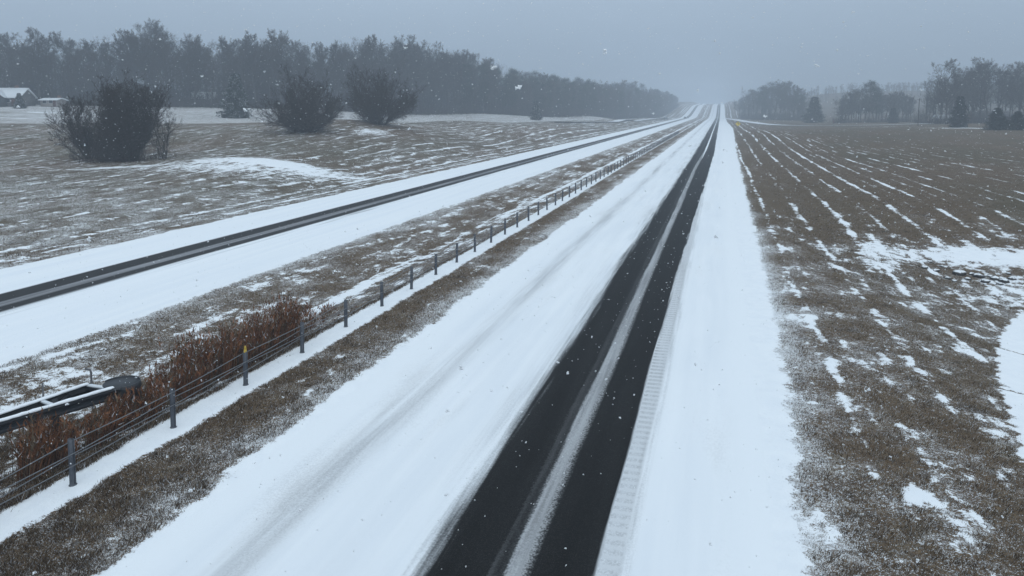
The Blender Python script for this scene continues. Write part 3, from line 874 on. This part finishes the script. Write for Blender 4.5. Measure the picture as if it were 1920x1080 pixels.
def forest_row(off, step, jit, smin, smax, hk):
    s = smin
    while s < smax:
        q = edge_pt(s) + edge_nrm(s) * (off + rt.uniform(-jit, jit)); X, Y = q
        px, dep = col_of(X, Y); gz_ = ground_h(X, Y)
        if -70 < px < 1345 and dep > 50:
            ty = float(np.interp(px, TOP_X, TOP_Y))
            H = (CAM_H + (VPY - ty) / F_PX * dep - gz_) * hk * rt.uniform(.80, 1.04)
            H = min(max(H, 8), 32)
            pine = (930 < px < 1130 and rt.random() < .62) or (860 < px < 930 and rt.random() < .2) or (px >= 1130 and rt.random() < .22)
            if pine:
                o = take(rt.choice(PPINE)); k = H / 19
                tag(o, "dark pine among the hazy trees along the left wood's edge", "tree", "pines of the left wood")
            else:
                o = take(rt.choice(PROTO)); k = H / 22
                if px < 480: lab, gr = "bare grey tree in the wood behind the low houses", "bare trees behind the houses"
                elif px < 900: lab, gr = "bare grey tree in the wood behind the round bushes", "bare trees behind the round bushes"
                else: lab, gr = "bare tree fading into haze along the far carriageway", "bare trees fading into haze along the road"
                tag(o, lab, "tree", gr)
            wk = k * rt.uniform(.85, 1.15)
            place(o, X, Y, rt.uniform(0, 6.28), (wk, wk, k))
        s += step * rt.uniform(.7, 1.3) * (1 + 1.3 * (s > 420))
forest_row(1, 4.7, 1.5, 0, cum[-1], .86)
forest_row(9, 5.4, 3, 0, cum[-1], .97)
forest_row(19, 7.0, 4, 0, cum[-1], 1.0)
# deeper in the wood single trees merge into one mass
def crown_mesh(p):
    me = [c for c in p.children if c.name.startswith("crown")][0].data
    nv = len(me.vertices); co = np.zeros(nv * 3, np.float32); me.vertices.foreach_get("co", co); return co.reshape(-1, 6, 3)
def merged(name, spots, nseg, thick, label, seed):
    R = np.random.default_rng(seed); cm_ = [crown_mesh(p) for p in PROTO]; vs, qs, base = [], [], 0
    f0 = np.arange(nseg)[:, None] * 6
    for i, (X, Y, H) in enumerate(spots):
        co = cm_[i % 5]; c_ = co[R.choice(len(co), nseg, replace=False)].astype(float); mid = c_.mean(1, keepdims=True)
        ends = np.concatenate([np.repeat(c_[:, :3].mean(1, keepdims=True), 3, 1), np.repeat(c_[:, 3:].mean(1, keepdims=True), 3, 1)], 1)
        c_ = ends + (c_ - ends) * thick; v = c_.reshape(-1, 3) * (H / 22)
        a = R.uniform(0, 6.28); v = np.c_[v[:, 0] * cos(a) - v[:, 1] * sin(a), v[:, 0] * sin(a) + v[:, 1] * cos(a), v[:, 2]]
        t_ = np.array([[(.0, .28), (.24, -.14), (-.24, -.14)]]); tr = np.array([(px_, py_, zz) for zz in (-1, H * .6) for px_, py_ in t_[0]])
        vs.append(v + np.array([X, Y, ground_h(X, Y)]))
        for j in range(3): qs.append(np.concatenate([f0 + j, f0 + (j + 1) % 3, f0 + 3 + (j + 1) % 3, f0 + 3 + j], 1) + base)
        base += len(v); vs.append(tr + np.array([X, Y, ground_h(X, Y)])); qs.append(np.array([(j, (j + 1) % 3, 3 + (j + 1) % 3, 3 + j) for j in range(3)]) + base); base += 6
    return tag(mesh_np(name, np.concatenate(vs), np.concatenate(qs), TWIG), label, kind="stuff")
sp_ = []
for off, step, smax in ((31, 6.5, 640), (42, 7.0, 640), (55, 8.0, 420)):
    s_ = 0
    while s_ < smax:
        q = edge_pt(s_) + edge_nrm(s_) * (off + rt.uniform(-4, 4)); px, dep = col_of(*q)
        if -70 < px < 1330:
            sp_.append((*q, min(30, max(8, (CAM_H + (VPY - float(np.interp(px, TOP_X, TOP_Y))) / F_PX * dep - ground_h(*q)) * rt.uniform(.75, .98)))))
        s_ += step * rt.uniform(.7, 1.3)
s_ = 0
while s_ < 420:
    q = edge_pt(s_) + edge_nrm(s_) * (22 + rt.uniform(-4, 4)); px, dep = col_of(*q)
    if -70 < px < 1330:
        sp_.append((*q, min(30, max(8, (CAM_H + (VPY - float(np.interp(px, TOP_X, TOP_Y))) / F_PX * dep - ground_h(*q)) * rt.uniform(.55, .9)))))
    s_ += 6 * rt.uniform(.7, 1.3)
merged("woods", sp_, 2600, 2.0, "grey depth of the bare wood behind its front trees", 90)

# undergrowth at the foot of the wood
def twig_mass(R, pts, hs, n, spread, r=.014):
    segs = []
    for (X, Y, Z), h_ in zip(pts, hs):
        for i in range(n):
            b = np.array([X + R.normal(0, spread), Y + R.normal(0, spread), Z])
            e = b + np.array([R.normal(0, .3), R.normal(0, .3), 1]) * h_ * R.uniform(.35, 1.0); mid = (b + e) / 2 + R.normal(0, .12, 3) * h_ * .4
            segs.append((*b, *mid, r * 1.3, r)); segs.append((*mid, *e, r, r * .6))
            for k in range(3):
                c = mid + (e - mid) * R.uniform(-.3, .9); segs.append((*c, *(c + R.normal(0, .22, 3) * h_ + np.array([0, 0, .18 * h_])), r * .7, r * .5))
    return tubes_np(segs, 3)
R = np.random.default_rng(77); pts, hs = [], []
s = 0
while s < cum[-1] - 60:
    for o_ in ((-1.0, 4, 10, 18, 27, 38) if s < 330 else (-1.0, 4, 10, 18, 27)):
        q = edge_pt(s) + edge_nrm(s) * (o_ + R.uniform(-1.5, 1.5)); px, dep = col_of(*q)
        if -60 < px < 1340: pts.append((*q, ground_h(*q) - .2)); hs.append(R.uniform(1.6, 4.2) * (.9 if o_ < 0 else 1.9 if o_ < 8 else 3.0))
    s += 2.4
tv, tq = twig_mass(R, pts, hs, 26, 1.3, .034)
tag(mesh_np("undergrowth", tv, tq, DARKT), "dense bare undergrowth at the foot of the left wood", kind="stuff")

# the wood's landmark tree
o = take(PROTO[2]); X, Y = plan(290, 252); k = (CAM_H + (VPY - 40) / F_PX * 252 - ground_h(X, Y)) / 22
place(o, X, Y, 1.0, (k * 1.15, k * 1.15, k)); tag(o, "broad round-crowned bare tree standing highest above the left wood", "tree")
o = take(PROTO[0]); X, Y = plan(79, 232); k = (CAM_H + (VPY - 56) / F_PX * 232 - ground_h(X, Y)) / 22
place(o, X, Y, 2.0, k); tag(o, "dark straight-trunked bare tree beside the low pale house", "tree")
o = take(PROTO[3]); X, Y = plan(530, 246); k = (CAM_H + (VPY - 55) / F_PX * 246 - ground_h(X, Y)) / 22
place(o, X, Y, 2.6, k); tag(o, "bare tree rising above the wood behind the middle round bush", "tree")

# ------------------------------------------------------------------ the bushes in the left field
def big_bush(seed, H, Wd, stems, P, lean=.55, bm=DARKB, tm=DARKT, name="bare_bush", inner=0):
    t = Tree(seed); R = t.R
    for i in range(stems):
        az = 2 * pi * i / stems + R.uniform(-.3, .3); tilt = R.uniform(.03, 1.0) ** .6 * lean
        d = np.array([cos(az) * sin(tilt), sin(az) * sin(tilt), cos(tilt)])
        b = np.array([cos(az) * .5 * R.random(), sin(az) * .5 * R.random(), -.3])
        t.limb(b, d, H * R.uniform(.62, .85) * (1 - .26 * tilt), R.uniform(.04, .075), 0, 3, P)
    w_, q_ = tubes_np(t.wood, 4); tw, tq = tubes_np(t.twig, 3)
    kz = H / np.percentile(tw[:, 2], 99.5); kx = Wd / (np.percentile(tw[:, 0], 99) - np.percentile(tw[:, 0], 1)); ky = Wd / (np.percentile(tw[:, 1], 99) - np.percentile(tw[:, 1], 1))
    sc = np.array([kx, ky, kz])
    root = empty(name); mesh_np("trunk", w_ * sc, q_, bm, root); mesh_np("crown", tw * sc, tq, tm, root); return root
BUSH = dict(n=[7, 5, 4, 3], kids=[15, 8, 5, 0], up=[.04, .10, .07, .04], wob=[.07, .12, .16, .2], ang=[32, 36, 38, 0], ratio=[.46, .44, .45, 0], taperL=[.5, .4, .3, 0],
            tap=[.85, .9, .9, .6], rmin=.008, split=1)
BUSH['from'] = [.08, .1, .1, 0]
def at_px(px, by, z):
    dep = (CAM_H - z) * F_PX / (by - VPY); return plan(px, dep), dep
def fit_depth(px, by):
    """the distance at which column px meets the ground at picture row by (nearest crossing)"""
    ds = np.arange(12, 420, .5); P_ = np.array([plan(px, d) for d in ds]); zz = base_height(P_[:, 0], P_[:, 1])
    rows = VPY + (CAM_H - zz) * F_PX / ds
    k = np.argmax(rows <= by); return ds[k]
def bush_at(px, by, ty, wpx, seed, stems, label, P=BUSH, lean=1.15, name="bare_bush", cat="bush"):
    d = fit_depth(px, by); X, Y = plan(px, d); H = (by - ty) / F_PX * d; Wd = wpx / F_PX * d
    print("bush", px, "depth", round(float(d), 1), "H", round(float(H), 1), "W", round(float(Wd), 1), "z", round(ground_h(X, Y), 2))
    o = big_bush(seed, H, Wd, stems, P, lean, name=name)
    place(o, X, Y, 0, 1.0, .1); tag(o, label, cat); return o
bush_at(575, 248, 132, 138, 301, 46, "round vase-shaped bare bush standing left of its twin on the rise")
bush_at(712, 233, 129, 130, 302, 46, "round vase-shaped bare bush on the crest, right of its twin")
BR = params(BUSH, up=[.10, .16, .12, .08], ang=[24, 28, 32, 0])
bush_at(240, 303, 150, 112, 303, 40, "tall brushy bare bush with upright stems in the left field", BR, .35)
bush_at(170, 298, 178, 130, 304, 30, "wide sprawling dark bush leaning left against the brushy one", BUSH, 1.2)
bush_at(305, 297, 192, 52, 305, 6, "slim bare sapling beside the brushy dark bush", params(BUSH, kids=[11, 5, 4, 0]), .25, name="bare_sapling", cat="sapling")
R = np.random.default_rng(78)
dd = fit_depth(215, 303); P0 = np.array(plan(215, dd)); pts = []
for i in range(34):
    q = P0 + np.array(RGT) * R.normal(0, 2.6) + np.array(FWD) * R.normal(0, 1.2); pts.append((*q, ground_h(*q) - .1))
tv, tq = twig_mass(R, pts, R.uniform(1.0, 3.0, 34), 26, .55, .013)
tag(mesh_np("bramble", tv, tq, DARKT), "dark tangle of brambles around the foot of the left bushes", "bramble thicket")
c1 = cedar_tree(311, 9.5, 6.4, CEDAR, 1.25, 300, .02)
d = fit_depth(444, 216); print("cedar depth", d)
d = min(d, 200); X, Y = plan(444, d); k = (216 - 134) / F_PX * d / 9.5
place(c1, X, Y, 0, (k * 1.02, k * 1.02, k), .2); tag(c1, "snow-flecked evergreen cedar in front of the wood, left of the round bushes", "tree")
c3 = copy_tree(c1); X, Y = plan(40, 212); place(c3, X, Y, 1.0, (.5, .5, .46), .1); tag(c3, "small dark evergreen shrub standing before the snow-roofed house", "shrub")
c2 = copy_tree(c1); X, Y = plan(1005, 318); place(c2, X, Y, 2.0, .85, .1); tag(c2, "small snow-dusted cedar before the pines of the left wood", "tree")

# ------------------------------------------------------------------ trees on the right
def right_tree(proto, px, by, ty, label, dep=None, wk=1.0, group=None, base=22.0, rz=None):
    d = dep or fit_depth(px, by); X, Y = plan(px, d); gz_ = ground_h(X, Y); H = CAM_H + (VPY - ty) / F_PX * d - gz_
    o = take(proto); k = H / base; place(o, X, Y, rz, (k * wk, k * wk, k)); tag(o, label, "tree", group); return o
right_tree(PROTO[2], 1772, 232, 112, "big spreading bare oak at the right field's edge, next to the utility pole", 268, 1.08, rz=.4)
right_tree(PROTO[3], 1850, 232, 107, "tall bare oak behind the brick house on the right", 275, 1.1, rz=2.2)
right_tree(PROTO[2], 1908, 232, 116, "bare oak at the right edge of the photo behind the dark cedars", 272, 1.05, rz=3.6)
for i, (px, ty, dp) in enumerate(((1752, 150, 300), (1800, 138, 310), (1822, 128, 296), (1880, 132, 305), (1930, 128, 290), (1960, 120, 280), (1842, 140, 330), (1895, 138, 330), (1775, 150, 335), (1740, 165, 318), (1762, 140, 292), (1812, 130, 304), (1835, 118, 288), (1866, 122, 284), (1890, 124, 290), (1918, 124, 300), (1788, 132, 286), (1945, 122, 284))):
    right_tree(PROTO[i % 5], px, 0, ty, "bare tree in the row behind the right-hand oaks", dp, 1.0, "bare trees behind the right oaks")
for i, (px, ty, dp) in enumerate(((1590, 172, 385), (1608, 166, 392), (1658, 172, 388), (1672, 170, 380), (1690, 172, 384), (1700, 180, 390), (1578, 184, 380), (1645, 178, 400), (1620, 176, 370), (1583, 178, 392), (1598, 170, 396), (1612, 172, 400), (1652, 174, 396), (1665, 174, 394), (1682, 174, 392), (1697, 178, 396), (1574, 188, 388), (1706, 186, 396), (1636, 170, 398))):
    right_tree(PROTO[(i + 1) % 5], px, 0, ty, "low bare tree in the copse beside the round pine", dp, 1.35, "bare trees of the copse on the right")
PP = pine_tree(203, 19, 1.75, 130)
right_tree(PP, 1628, 0, 155, "dark round-topped pine standing tallest in the right copse", 378, 1.0, base=19.0)
right_tree(PPINE[0], 1641, 0, 166, "smaller pine leaning on the round-topped one in the right copse", 384, 1.25, base=19.0)
for i, (px, ty, dp) in enumerate(((1402, 176, 560), (1415, 172, 540), (1428, 164, 520), (1450, 158, 510), (1472, 150, 500), (1488, 160, 490), (1500, 178, 480), (1440, 166, 540), (1460, 154, 525), (1480, 158, 515), (1391, 184, 600), (1378, 190, 680), (1385, 186, 640), (1420, 168, 570), (1408, 170, 590), (1434, 160, 545), (1466, 152, 545), (1494, 166, 520), (1444, 156, 560), (1505, 184, 470), (1396, 178, 620))):
    right_tree(PROTO[i % 5] if i % 4 != 2 else PPINE[i % 2], px, 0, ty, "hazy tree in the clump right of the distant highway", dp, 1.4, "hazy clump right of the highway", base=22.0 if i % 4 != 2 else 19.0)
cd1 = cedar_tree(321, 9.4, 5.6, CEDARD, 1.15, 260)
d = 224; X, Y = plan(1797, d); place(cd1, X, Y, 0, 1.0, .1); tag(cd1, "dark conical evergreen in front of the big right-hand oak", "tree")
cd2 = cedar_tree(322, 5.8, 6.8, CEDARD, 1.6, 260)
for px, dp, k, lab in ((1868, 193, 1.0, "low dark cedar bush at the field edge, taller of the right pair"), (1906, 190, .84, "low dark cedar bush at the photo's right border")):
    o = cd2 if px == 1868 else copy_tree(cd2); X, Y = plan(px, dp); place(o, X, Y, px, k, .2); tag(o, lab, "bush")
o = copy_tree(cd1); X, Y = plan(1525, 398); place(o, X, Y, 1.0, (2.0, 2.0, 1.45), .1); tag(o, "broad dark evergreen standing alone left of the right copse", "tree")
o = copy_tree(cd1); X, Y = plan(1673, 352); place(o, X, Y, 2.0, (1.0, 1.0, .75), .1); tag(o, "small evergreen at the foot of the right copse", "tree")
R = np.random.default_rng(79); pts, hs = [], []
for i in range(150):
    px = R.uniform(1560, 1960); dp = np.interp(px, [1560, 1700, 1760, 1960], [378, 372, 282, 268]) + R.uniform(-4, 14); q = plan(px, dp)
    pts.append((*q, ground_h(*q) - .2)); hs.append(R.uniform(1.2, 3.6) * (2.2 if i % 3 == 0 else 1))
for i in range(110):
    px = R.uniform(1385, 1512); dp = np.interp(px, [1395, 1510], [560, 470]) + R.uniform(-5, 25); q = plan(px, dp); pts.append((*q, ground_h(*q) - .2)); hs.append(R.uniform(3, 7))
tv, tq = twig_mass(R, pts, hs, 18, 1.5, .034)
tag(mesh_np("undergrowth", tv, tq, DARKT), "bare undergrowth beneath the trees on the right", kind="stuff")

sp_ = []
for i in range(20):
    px = 1738 + i * 12 + rt.uniform(-6, 6); dep = rt.uniform(296, 345); q = plan(px, dep)
    sp_.append((*q, (CAM_H + (VPY - rt.uniform(120, 158)) / F_PX * dep - ground_h(*q))))
for i in range(9):
    px = 1578 + i * 15 + rt.uniform(-5, 5); dep = rt.uniform(388, 405); q = plan(px, dep)
    sp_.append((*q, (CAM_H + (VPY - rt.uniform(172, 186)) / F_PX * dep - ground_h(*q))))
for i in range(12):
    px = 1396 + i * 9.5 + rt.uniform(-5, 5); dep = rt.uniform(510, 580); q = plan(px, dep)
    sp_.append((*q, (CAM_H + (VPY - rt.uniform(160, 186)) / F_PX * dep - ground_h(*q))))
merged("woods", sp_, 3000, 2.4, "grey mass of bare trees behind the right-hand oaks and copse", 92)

# far wooded ridge: one hazy mass of crowns
R = np.random.default_rng(80)
sp_ = []
for i in range(800):
    X = R.uniform(60, 620); Y = R.uniform(800, 1120); px, dep = col_of(X, Y)
    if 1480 < px < 1990: sp_.append((X, Y, R.uniform(8, 11)))
merged("distant_woods", sp_, 420, 18.0, "hazy wooded ridge far beyond the right field", 91)

# ------------------------------------------------------------------ houses
def plain(name, c, rough=.85):
    a = Mat(name, rough, .25); n = a.noise(2.5, 3, co=a.objco()); a.color(a.mix(n.ss(.3, .7), tuple(q * .86 for q in c), c)); return a
GLASS = plain("dark_glass", (.03, .035, .042), .15)
def house(name, L, W, hw, hr, wall, label, cat, gable=None, trim=(.5, .5, .5), roofmat=None, windows=3):
    root = empty(name); wm = plain(name + "_wall", wall)
    b = MB().box(-L / 2, L / 2, -W / 2, W / 2, -.6, hw)
    for sx in (-1, 1): b.quad((sx * L / 2, -W / 2, hw), (sx * L / 2, W / 2, hw), (sx * L / 2, 0, hw + hr - .1))
    b.build("wall", wm, root)
    ov = .45; b = MB()
    for s_ in (-1, 1):
        e0 = (s_ * (W / 2 + ov)); sl = hr / (W / 2); z0 = hw - ov * sl
        b.loft([[(x_, e0, z0), (x_, e0, z0 + .22), (x_, 0, hw + hr + .22), (x_, 0, hw + hr)] for x_ in (-L / 2 - ov, L / 2 + ov)])
    rf = b.build("roof", roofmat or SNOWM, root)
    b = MB().box(L * .22, L * .22 + .8, .2, .9, hw + hr * .4, hw + hr + .9); b.build("chimney", plain("chimney_brick", (.16, .09, .07)), rf)
    tm = plain(name + "_trim", trim)
    for i in range(windows):
        x_ = -L / 2 + L * (i + .7) / (windows + .6)
        f = MB().box(x_ - .62, x_ + .62, -W / 2 - .05, -W / 2 + .02, .9, 2.15).build("window", tm, root)
        MB().box(x_ - .52, x_ + .52, -W / 2 - .07, -W / 2 - .04, 1.0, 2.05).build("pane", GLASS, f)
    dx = L * .36
    dr = MB().box(dx - .45, dx + .45, -W / 2 - .05, -W / 2 + .02, 0, 2.1).build("door", plain(name + "_door", (.12, .05, .04)), root)
    MB().tube([(dx + .33, -W / 2 - .05, 1.0), (dx + .33, -W / 2 - .12, 1.0)], .04, 6).build("handle", STEEL, dr)
    if gable:
        gx, gw, gd, gh = gable
        b = MB().box(gx - gw / 2, gx + gw / 2, -W / 2 - gd, -W / 2 + .01, -.6, hw - .01)
        b.quad((gx - gw / 2, -W / 2 - gd, hw - .01), (gx + gw / 2, -W / 2 - gd, hw - .01), (gx, -W / 2 - gd, hw + gh)); b.build("porch", plain(name + "_porch", (.045, .045, .045)), root)
        b = MB()
        for s_ in (-1, 1):
            x0 = gx + s_ * (gw / 2 + .35); sl = gh / (gw / 2); z0 = hw - .35 * sl
            b.loft([[(x0, y_, z0), (x0, y_, z0 + .2), (gx, y_, hw + gh + .2), (gx, y_, hw + gh)] for y_ in (-W / 2 - gd - .3, -W / 2 + 2.0)])
        b.build("porch_roof", SNOWM, root)
    return tag(root, label, cat)
def put(o, px, dep, rz=0):
    X, Y = plan(px, dep); o.location = (X, Y, ground_h(X, Y)); o.rotation_euler = (0, 0, YAW + rz); return o
put(house("house", 13, 8, 2.5, 2.6, (.12, .115, .11), "low house with a broad snowy roof and dark front gable, far left", "house", gable=(.2, 5.6, 1.4, 1.9)), 14, 221, .05)
put(house("cottage", 5.0, 4.5, 1.9, .5, (.30, .27, .25), "small pale cottage with a flat snowy roof behind the dark bushes", "cottage", windows=2), 104, 224, -.05)
put(house("cottage", 7, 6, 2.6, 1.9, (.10, .10, .10), "dark cottage with a snowy roof hidden among trees left of the cedar", "cottage", windows=2), 385, 252, .3)
put(house("brick_house", 13, 8, 2.6, 2.0, (.17, .10, .085), "brick house glimpsed behind the cedars on the right", "house", trim=(.6, .6, .6), roofmat=plain('grey_shingles', (.14, .13, .13))), 1852, 296, -.15)
put(house("shed", 6.5, 4, 2.2, 1.2, (.42, .42, .42), "small pale shed under the spreading oak on the right", "shed", windows=1), 1768, 296, -.1)

# ------------------------------------------------------------------ utility pole, marker post, warning sign
WOODP = plain("pole_wood", (.06, .05, .045))
X, Y = plan(1720, 262); b = MB().tube([(0, 0, -.5), (0, 0, 4), (0.05, 0, 8.5), (.1, 0, 9.6)], .17, 8, .12); pole = empty("utility_pole", (X, Y, ground_h(X, Y)), YAW)
tag(pole, "thin dark utility pole left of the spreading oak", "pole")
b.build("pole", WOODP, pole); MB().box(-.55, .75, -.06, .06, 9.0, 9.14).build("crossarm", WOODP, pole)
for x_ in (-.45, .65): MB().tube([(x_, 0, 9.14), (x_, 0, 9.32)], .05, 7, .03).build("insulator", GLASS, pole)
X, Y = plan(1562, 300); mk = empty("marker_post", (X, Y, ground_h(X, Y)), YAW); tag(mk, "small red-topped marker post in the right field near the copse", "post")
MB().tube([(0, 0, -.3), (0, 0, 1.7)], .055, 7).build("post", WOODP, mk); MB().tube([(0, 0, 1.7), (0, 0, 2.5)], .09, 7).build("cap", plain("faded_red", (.22, .06, .045)), mk)

X, Y = plan(1383, 318); sg = empty("warning_sign", (X, Y, ground_h(X, Y)), YAW * .2)
tag(sg, "yellow diamond warning sign with a black symbol beside the highway", "sign")
MB().box(-.05, .05, .03, .11, -.5, 2.0).build("post", metal("sign_post", (.12, .12, .13)), sg)
hd = 1.14; zc = 1.85
b = MB(); rg = [(0, -hd), (hd, 0), (0, hd), (-hd, 0)]
b.loft([[(x_, y_, zc + z_) for x_, z_ in rg] for y_ in (-.01, .02)]); pn_ = b.build("panel", Mat("sign_yellow", .5, .4), sg)
pn_.data.materials[0].node_tree.nodes["Principled BSDF"].inputs["Base Color"].default_value = (.98, .70, .012, 1)
BLK = Mat("sign_black", .5, .3); BLK.color((.012, .012, .012))
b = MB().box(-.09, .09, -.016, -.012, zc - .62, zc + .62); b.box(.09, .48, -.016, -.012, zc - .06, zc + .12); b.build("symbol", BLK, pn_)
b = MB(); e_ = 1.05; i_ = 1.0
for k in range(4):
    a_, b_ = [(0, -1), (1, 0), (0, 1), (-1, 0)][k], [(0, -1), (1, 0), (0, 1), (-1, 0)][(k + 1) % 4]
    b.quad((a_[0] * e_, -.013, zc + a_[1] * e_), (b_[0] * e_, -.013, zc + b_[1] * e_), (b_[0] * i_, -.013, zc + b_[1] * i_), (a_[0] * i_, -.013, zc + a_[1] * i_))
b.build("border", BLK, pn_)

# ------------------------------------------------------------------ cars, far off
TYRE = plain("tyre_rubber", (.02, .02, .02)); RIM = metal("rim", (.3, .3, .31), .4); LAMP = plain("lamp_glass", (.6, .6, .58), .2)
def car(paint, label, tall=1.0):
    root = empty("car"); pm = metal("car_paint", paint, .3)
    prof = [(-2.2, .35), (-2.28, .75), (-2.1, .98), (-1.3, 1.03), (1.95, 1.0), (2.22, .9), (2.25, .4)]
    b = MB(); b.loft([[(yw * (.97 if zz > .9 else 1), yl, zz * (1 if zz < .5 else tall)) for yl, zz in prof] for yw in (-.9, .9)])
    b.build("body", pm, root)
    lo, hi = 1.0 * tall, 1.48 * tall
    b = MB(); b.loft([[(-.80, -1.45, lo), (.80, -1.45, lo), (.80, 1.75, lo), (-.80, 1.75, lo)], [(-.66, -.75, hi), (.66, -.75, hi), (.66, 1.35, hi), (-.66, 1.35, hi)]]); b.build("cabin_glass", GLASS, root)
    b = MB(); b.loft([[(-.66, -.75, hi), (.66, -.75, hi), (.66, 1.35, hi), (-.66, 1.35, hi)], [(-.60, -.65, hi + .06), (.60, -.65, hi + .06), (.60, 1.25, hi + .06), (-.60, 1.25, hi + .06)]]); b.build("roof", SNOWM, root)
    for sx in (-1, 1):
        for yl in (-1.4, 1.4):
            wh = MB().tube([(sx * .72, yl, .33), (sx * .93, yl, .33)], .33, 14).build("wheel", TYRE, root)
            MB().tube([(sx * .925, yl, .33), (sx * .945, yl, .33)], .2, 12).build("rim", RIM, wh)
        MB().box(sx * .72 - .16, sx * .72 + .16, -2.31, -2.2, .68, .82).build("headlight", LAMP, root)
    return tag(root, label, "car")
for paint, tall, X, Y, rz, lab in (((.03, .033, .04), 1.15, -41.3, 584, .35, "dark car waiting on the narrow snowy side road at left"),
                                   ((.05, .05, .055), 1.0, -28.6, 628, 0, "dark oncoming car leading on the far carriageway"),
                                   ((.35, .36, .38), 1.0, -27.9, 662, 0, "pale car following on the far carriageway")):
    c = car(paint, lab, tall); c.location = (X, Y, ground_h(X, Y) + .14 if X < -36 else float(road_z(Y)) + .01); c.rotation_euler = (0, 0, rz)

# ------------------------------------------------------------------ stones in the ditch on the right
def rock(seed):
    R = np.random.default_rng(seed); b = MB(); rings = []
    for j in range(7):
        th = pi * (j + .001) / 6.002; rings.append([np.array([sin(th) * cos(a), sin(th) * sin(a), cos(th) * .7]) * (1 + .18 * sin(a * 2 + seed + th * 3) + .1 * R.normal()) for a in np.linspace(0, 2 * pi, 10)[:-1]])
    b.loft(rings); return b
ROCKM = Mat("wet_stone", .6, .4); nz = ROCKM.xyz(ROCKM.nrm)[2]; nn = ROCKM.noise(6, 3)
ROCKM.color(ROCKM.mix((nz + nn * .8).ss(1.05, 1.25), ROCKM.mix(nn.ss(.3, .7), (.018, .017, .017), (.05, .046, .043)), SNOW))
rp = [rock(i).build("stone", ROCKM) for i in range(3)]; rr_ = random.Random(3)
big = [(1812, 519, .30, 0), (1745, 508, .16, 1), (1768, 515, .14, 2), (1790, 527, .17, 1), (1828, 533, .16, 0), (1848, 528, .19, 2), (1862, 535, .17, 1), (1880, 530, .2, 0), (1898, 534, .2, 2), (1912, 529, .18, 1), (1836, 520, .12, 2), (1870, 524, .12, 0), (1803, 535, .12, 1), (1755, 498, .1, 0), (1778, 505, .1, 2), (1890, 541, .13, 1), (1906, 522, .12, 0)]
for i, (px, by, r_, k) in enumerate(big):
    d = fit_depth(px, by); X, Y = plan(px, d); o = rp[k] if i < 3 and False else (rp[k] if "label" not in rp[k] else rp[k].copy())
    if o.name not in COL.objects: COL.objects.link(o)
    s_ = r_ * rr_.uniform(.9, 1.2); o.location = (X, Y, ground_h(X, Y) + s_ * .15); o.scale = (s_ * 1.3, s_, s_); o.rotation_euler = (0, 0, rr_.uniform(0, 6))
    tag(o, "largest black stone lying in the snowy ditch on the right" if i == 0 else "small dark wet stone in the snowy ditch on the right", "stone", "stones in the ditch")

# ------------------------------------------------------------------ falling snow
R = np.random.default_rng(99)
N = 24000
xs = R.uniform(-30, 16, N); yv = R.uniform(.8, 40, N); zv = R.uniform(.4, 16, N)
dist = np.sqrt(xs ** 2 + yv ** 2 + (zv - CAM_H) ** 2); ok = dist > 1.3
P_ = np.stack([xs, yv, zv], 1)[ok]; n = len(P_)
size = np.exp(R.normal(math.log(.0064), .5, n)); size = np.clip(size, .002, .016)
k = 7
c = np.repeat(P_, k, 0) + R.normal(0, 1, (n * k, 3)) * np.repeat(size, k)[:, None] * np.array([.55, .42, .42])
sz = np.repeat(size, k)[:, None] * R.uniform(.35, .95, (n * k, 1))
tri = [unit(np.array(t)) for t in ((1, 1, 1), (-1, -1, 1), (-1, 1, -1), (1, -1, -1))]
rot = R.normal(0, 1, (n * k, 3, 3)); rot, _ = np.linalg.qr(rot)
v = np.stack([c + (rot @ t) * sz for t in tri], 1).reshape(-1, 3)
f0 = np.arange(n * k)[:, None] * 4
f = np.concatenate([f0 + np.array(q) for q in ((0, 1, 2), (0, 3, 1), (0, 2, 3), (1, 3, 2))])
FL = Mat("snowflakes", 1.0, .0); FL.color((.9, .92, .94))
tag(mesh_np("falling_snow", v, f, FL), "white snowflakes drifting through the air", kind="stuff")

# ------------------------------------------------------------------ haze
hm = bpy.data.materials.new("snowy_haze"); hm.use_nodes = True; t = hm.node_tree; t.nodes.clear()
o_ = t.nodes.new("ShaderNodeOutputMaterial"); pv = t.nodes.new("ShaderNodeVolumePrincipled")
pv.inputs["Color"].default_value = (.78, .86, .955, 1); pv.inputs["Density"].default_value = .0012; pv.inputs["Anisotropy"].default_value = 0.0
t.links.new(pv.outputs[0], o_.inputs["Volume"])
hz = MB().box(-2010, 2010, -80, 2010, -8, 72).build("haze", None)
hz.data.materials.append(hm); tag(hz, "thin snowy haze filling the air", kind="stuff")
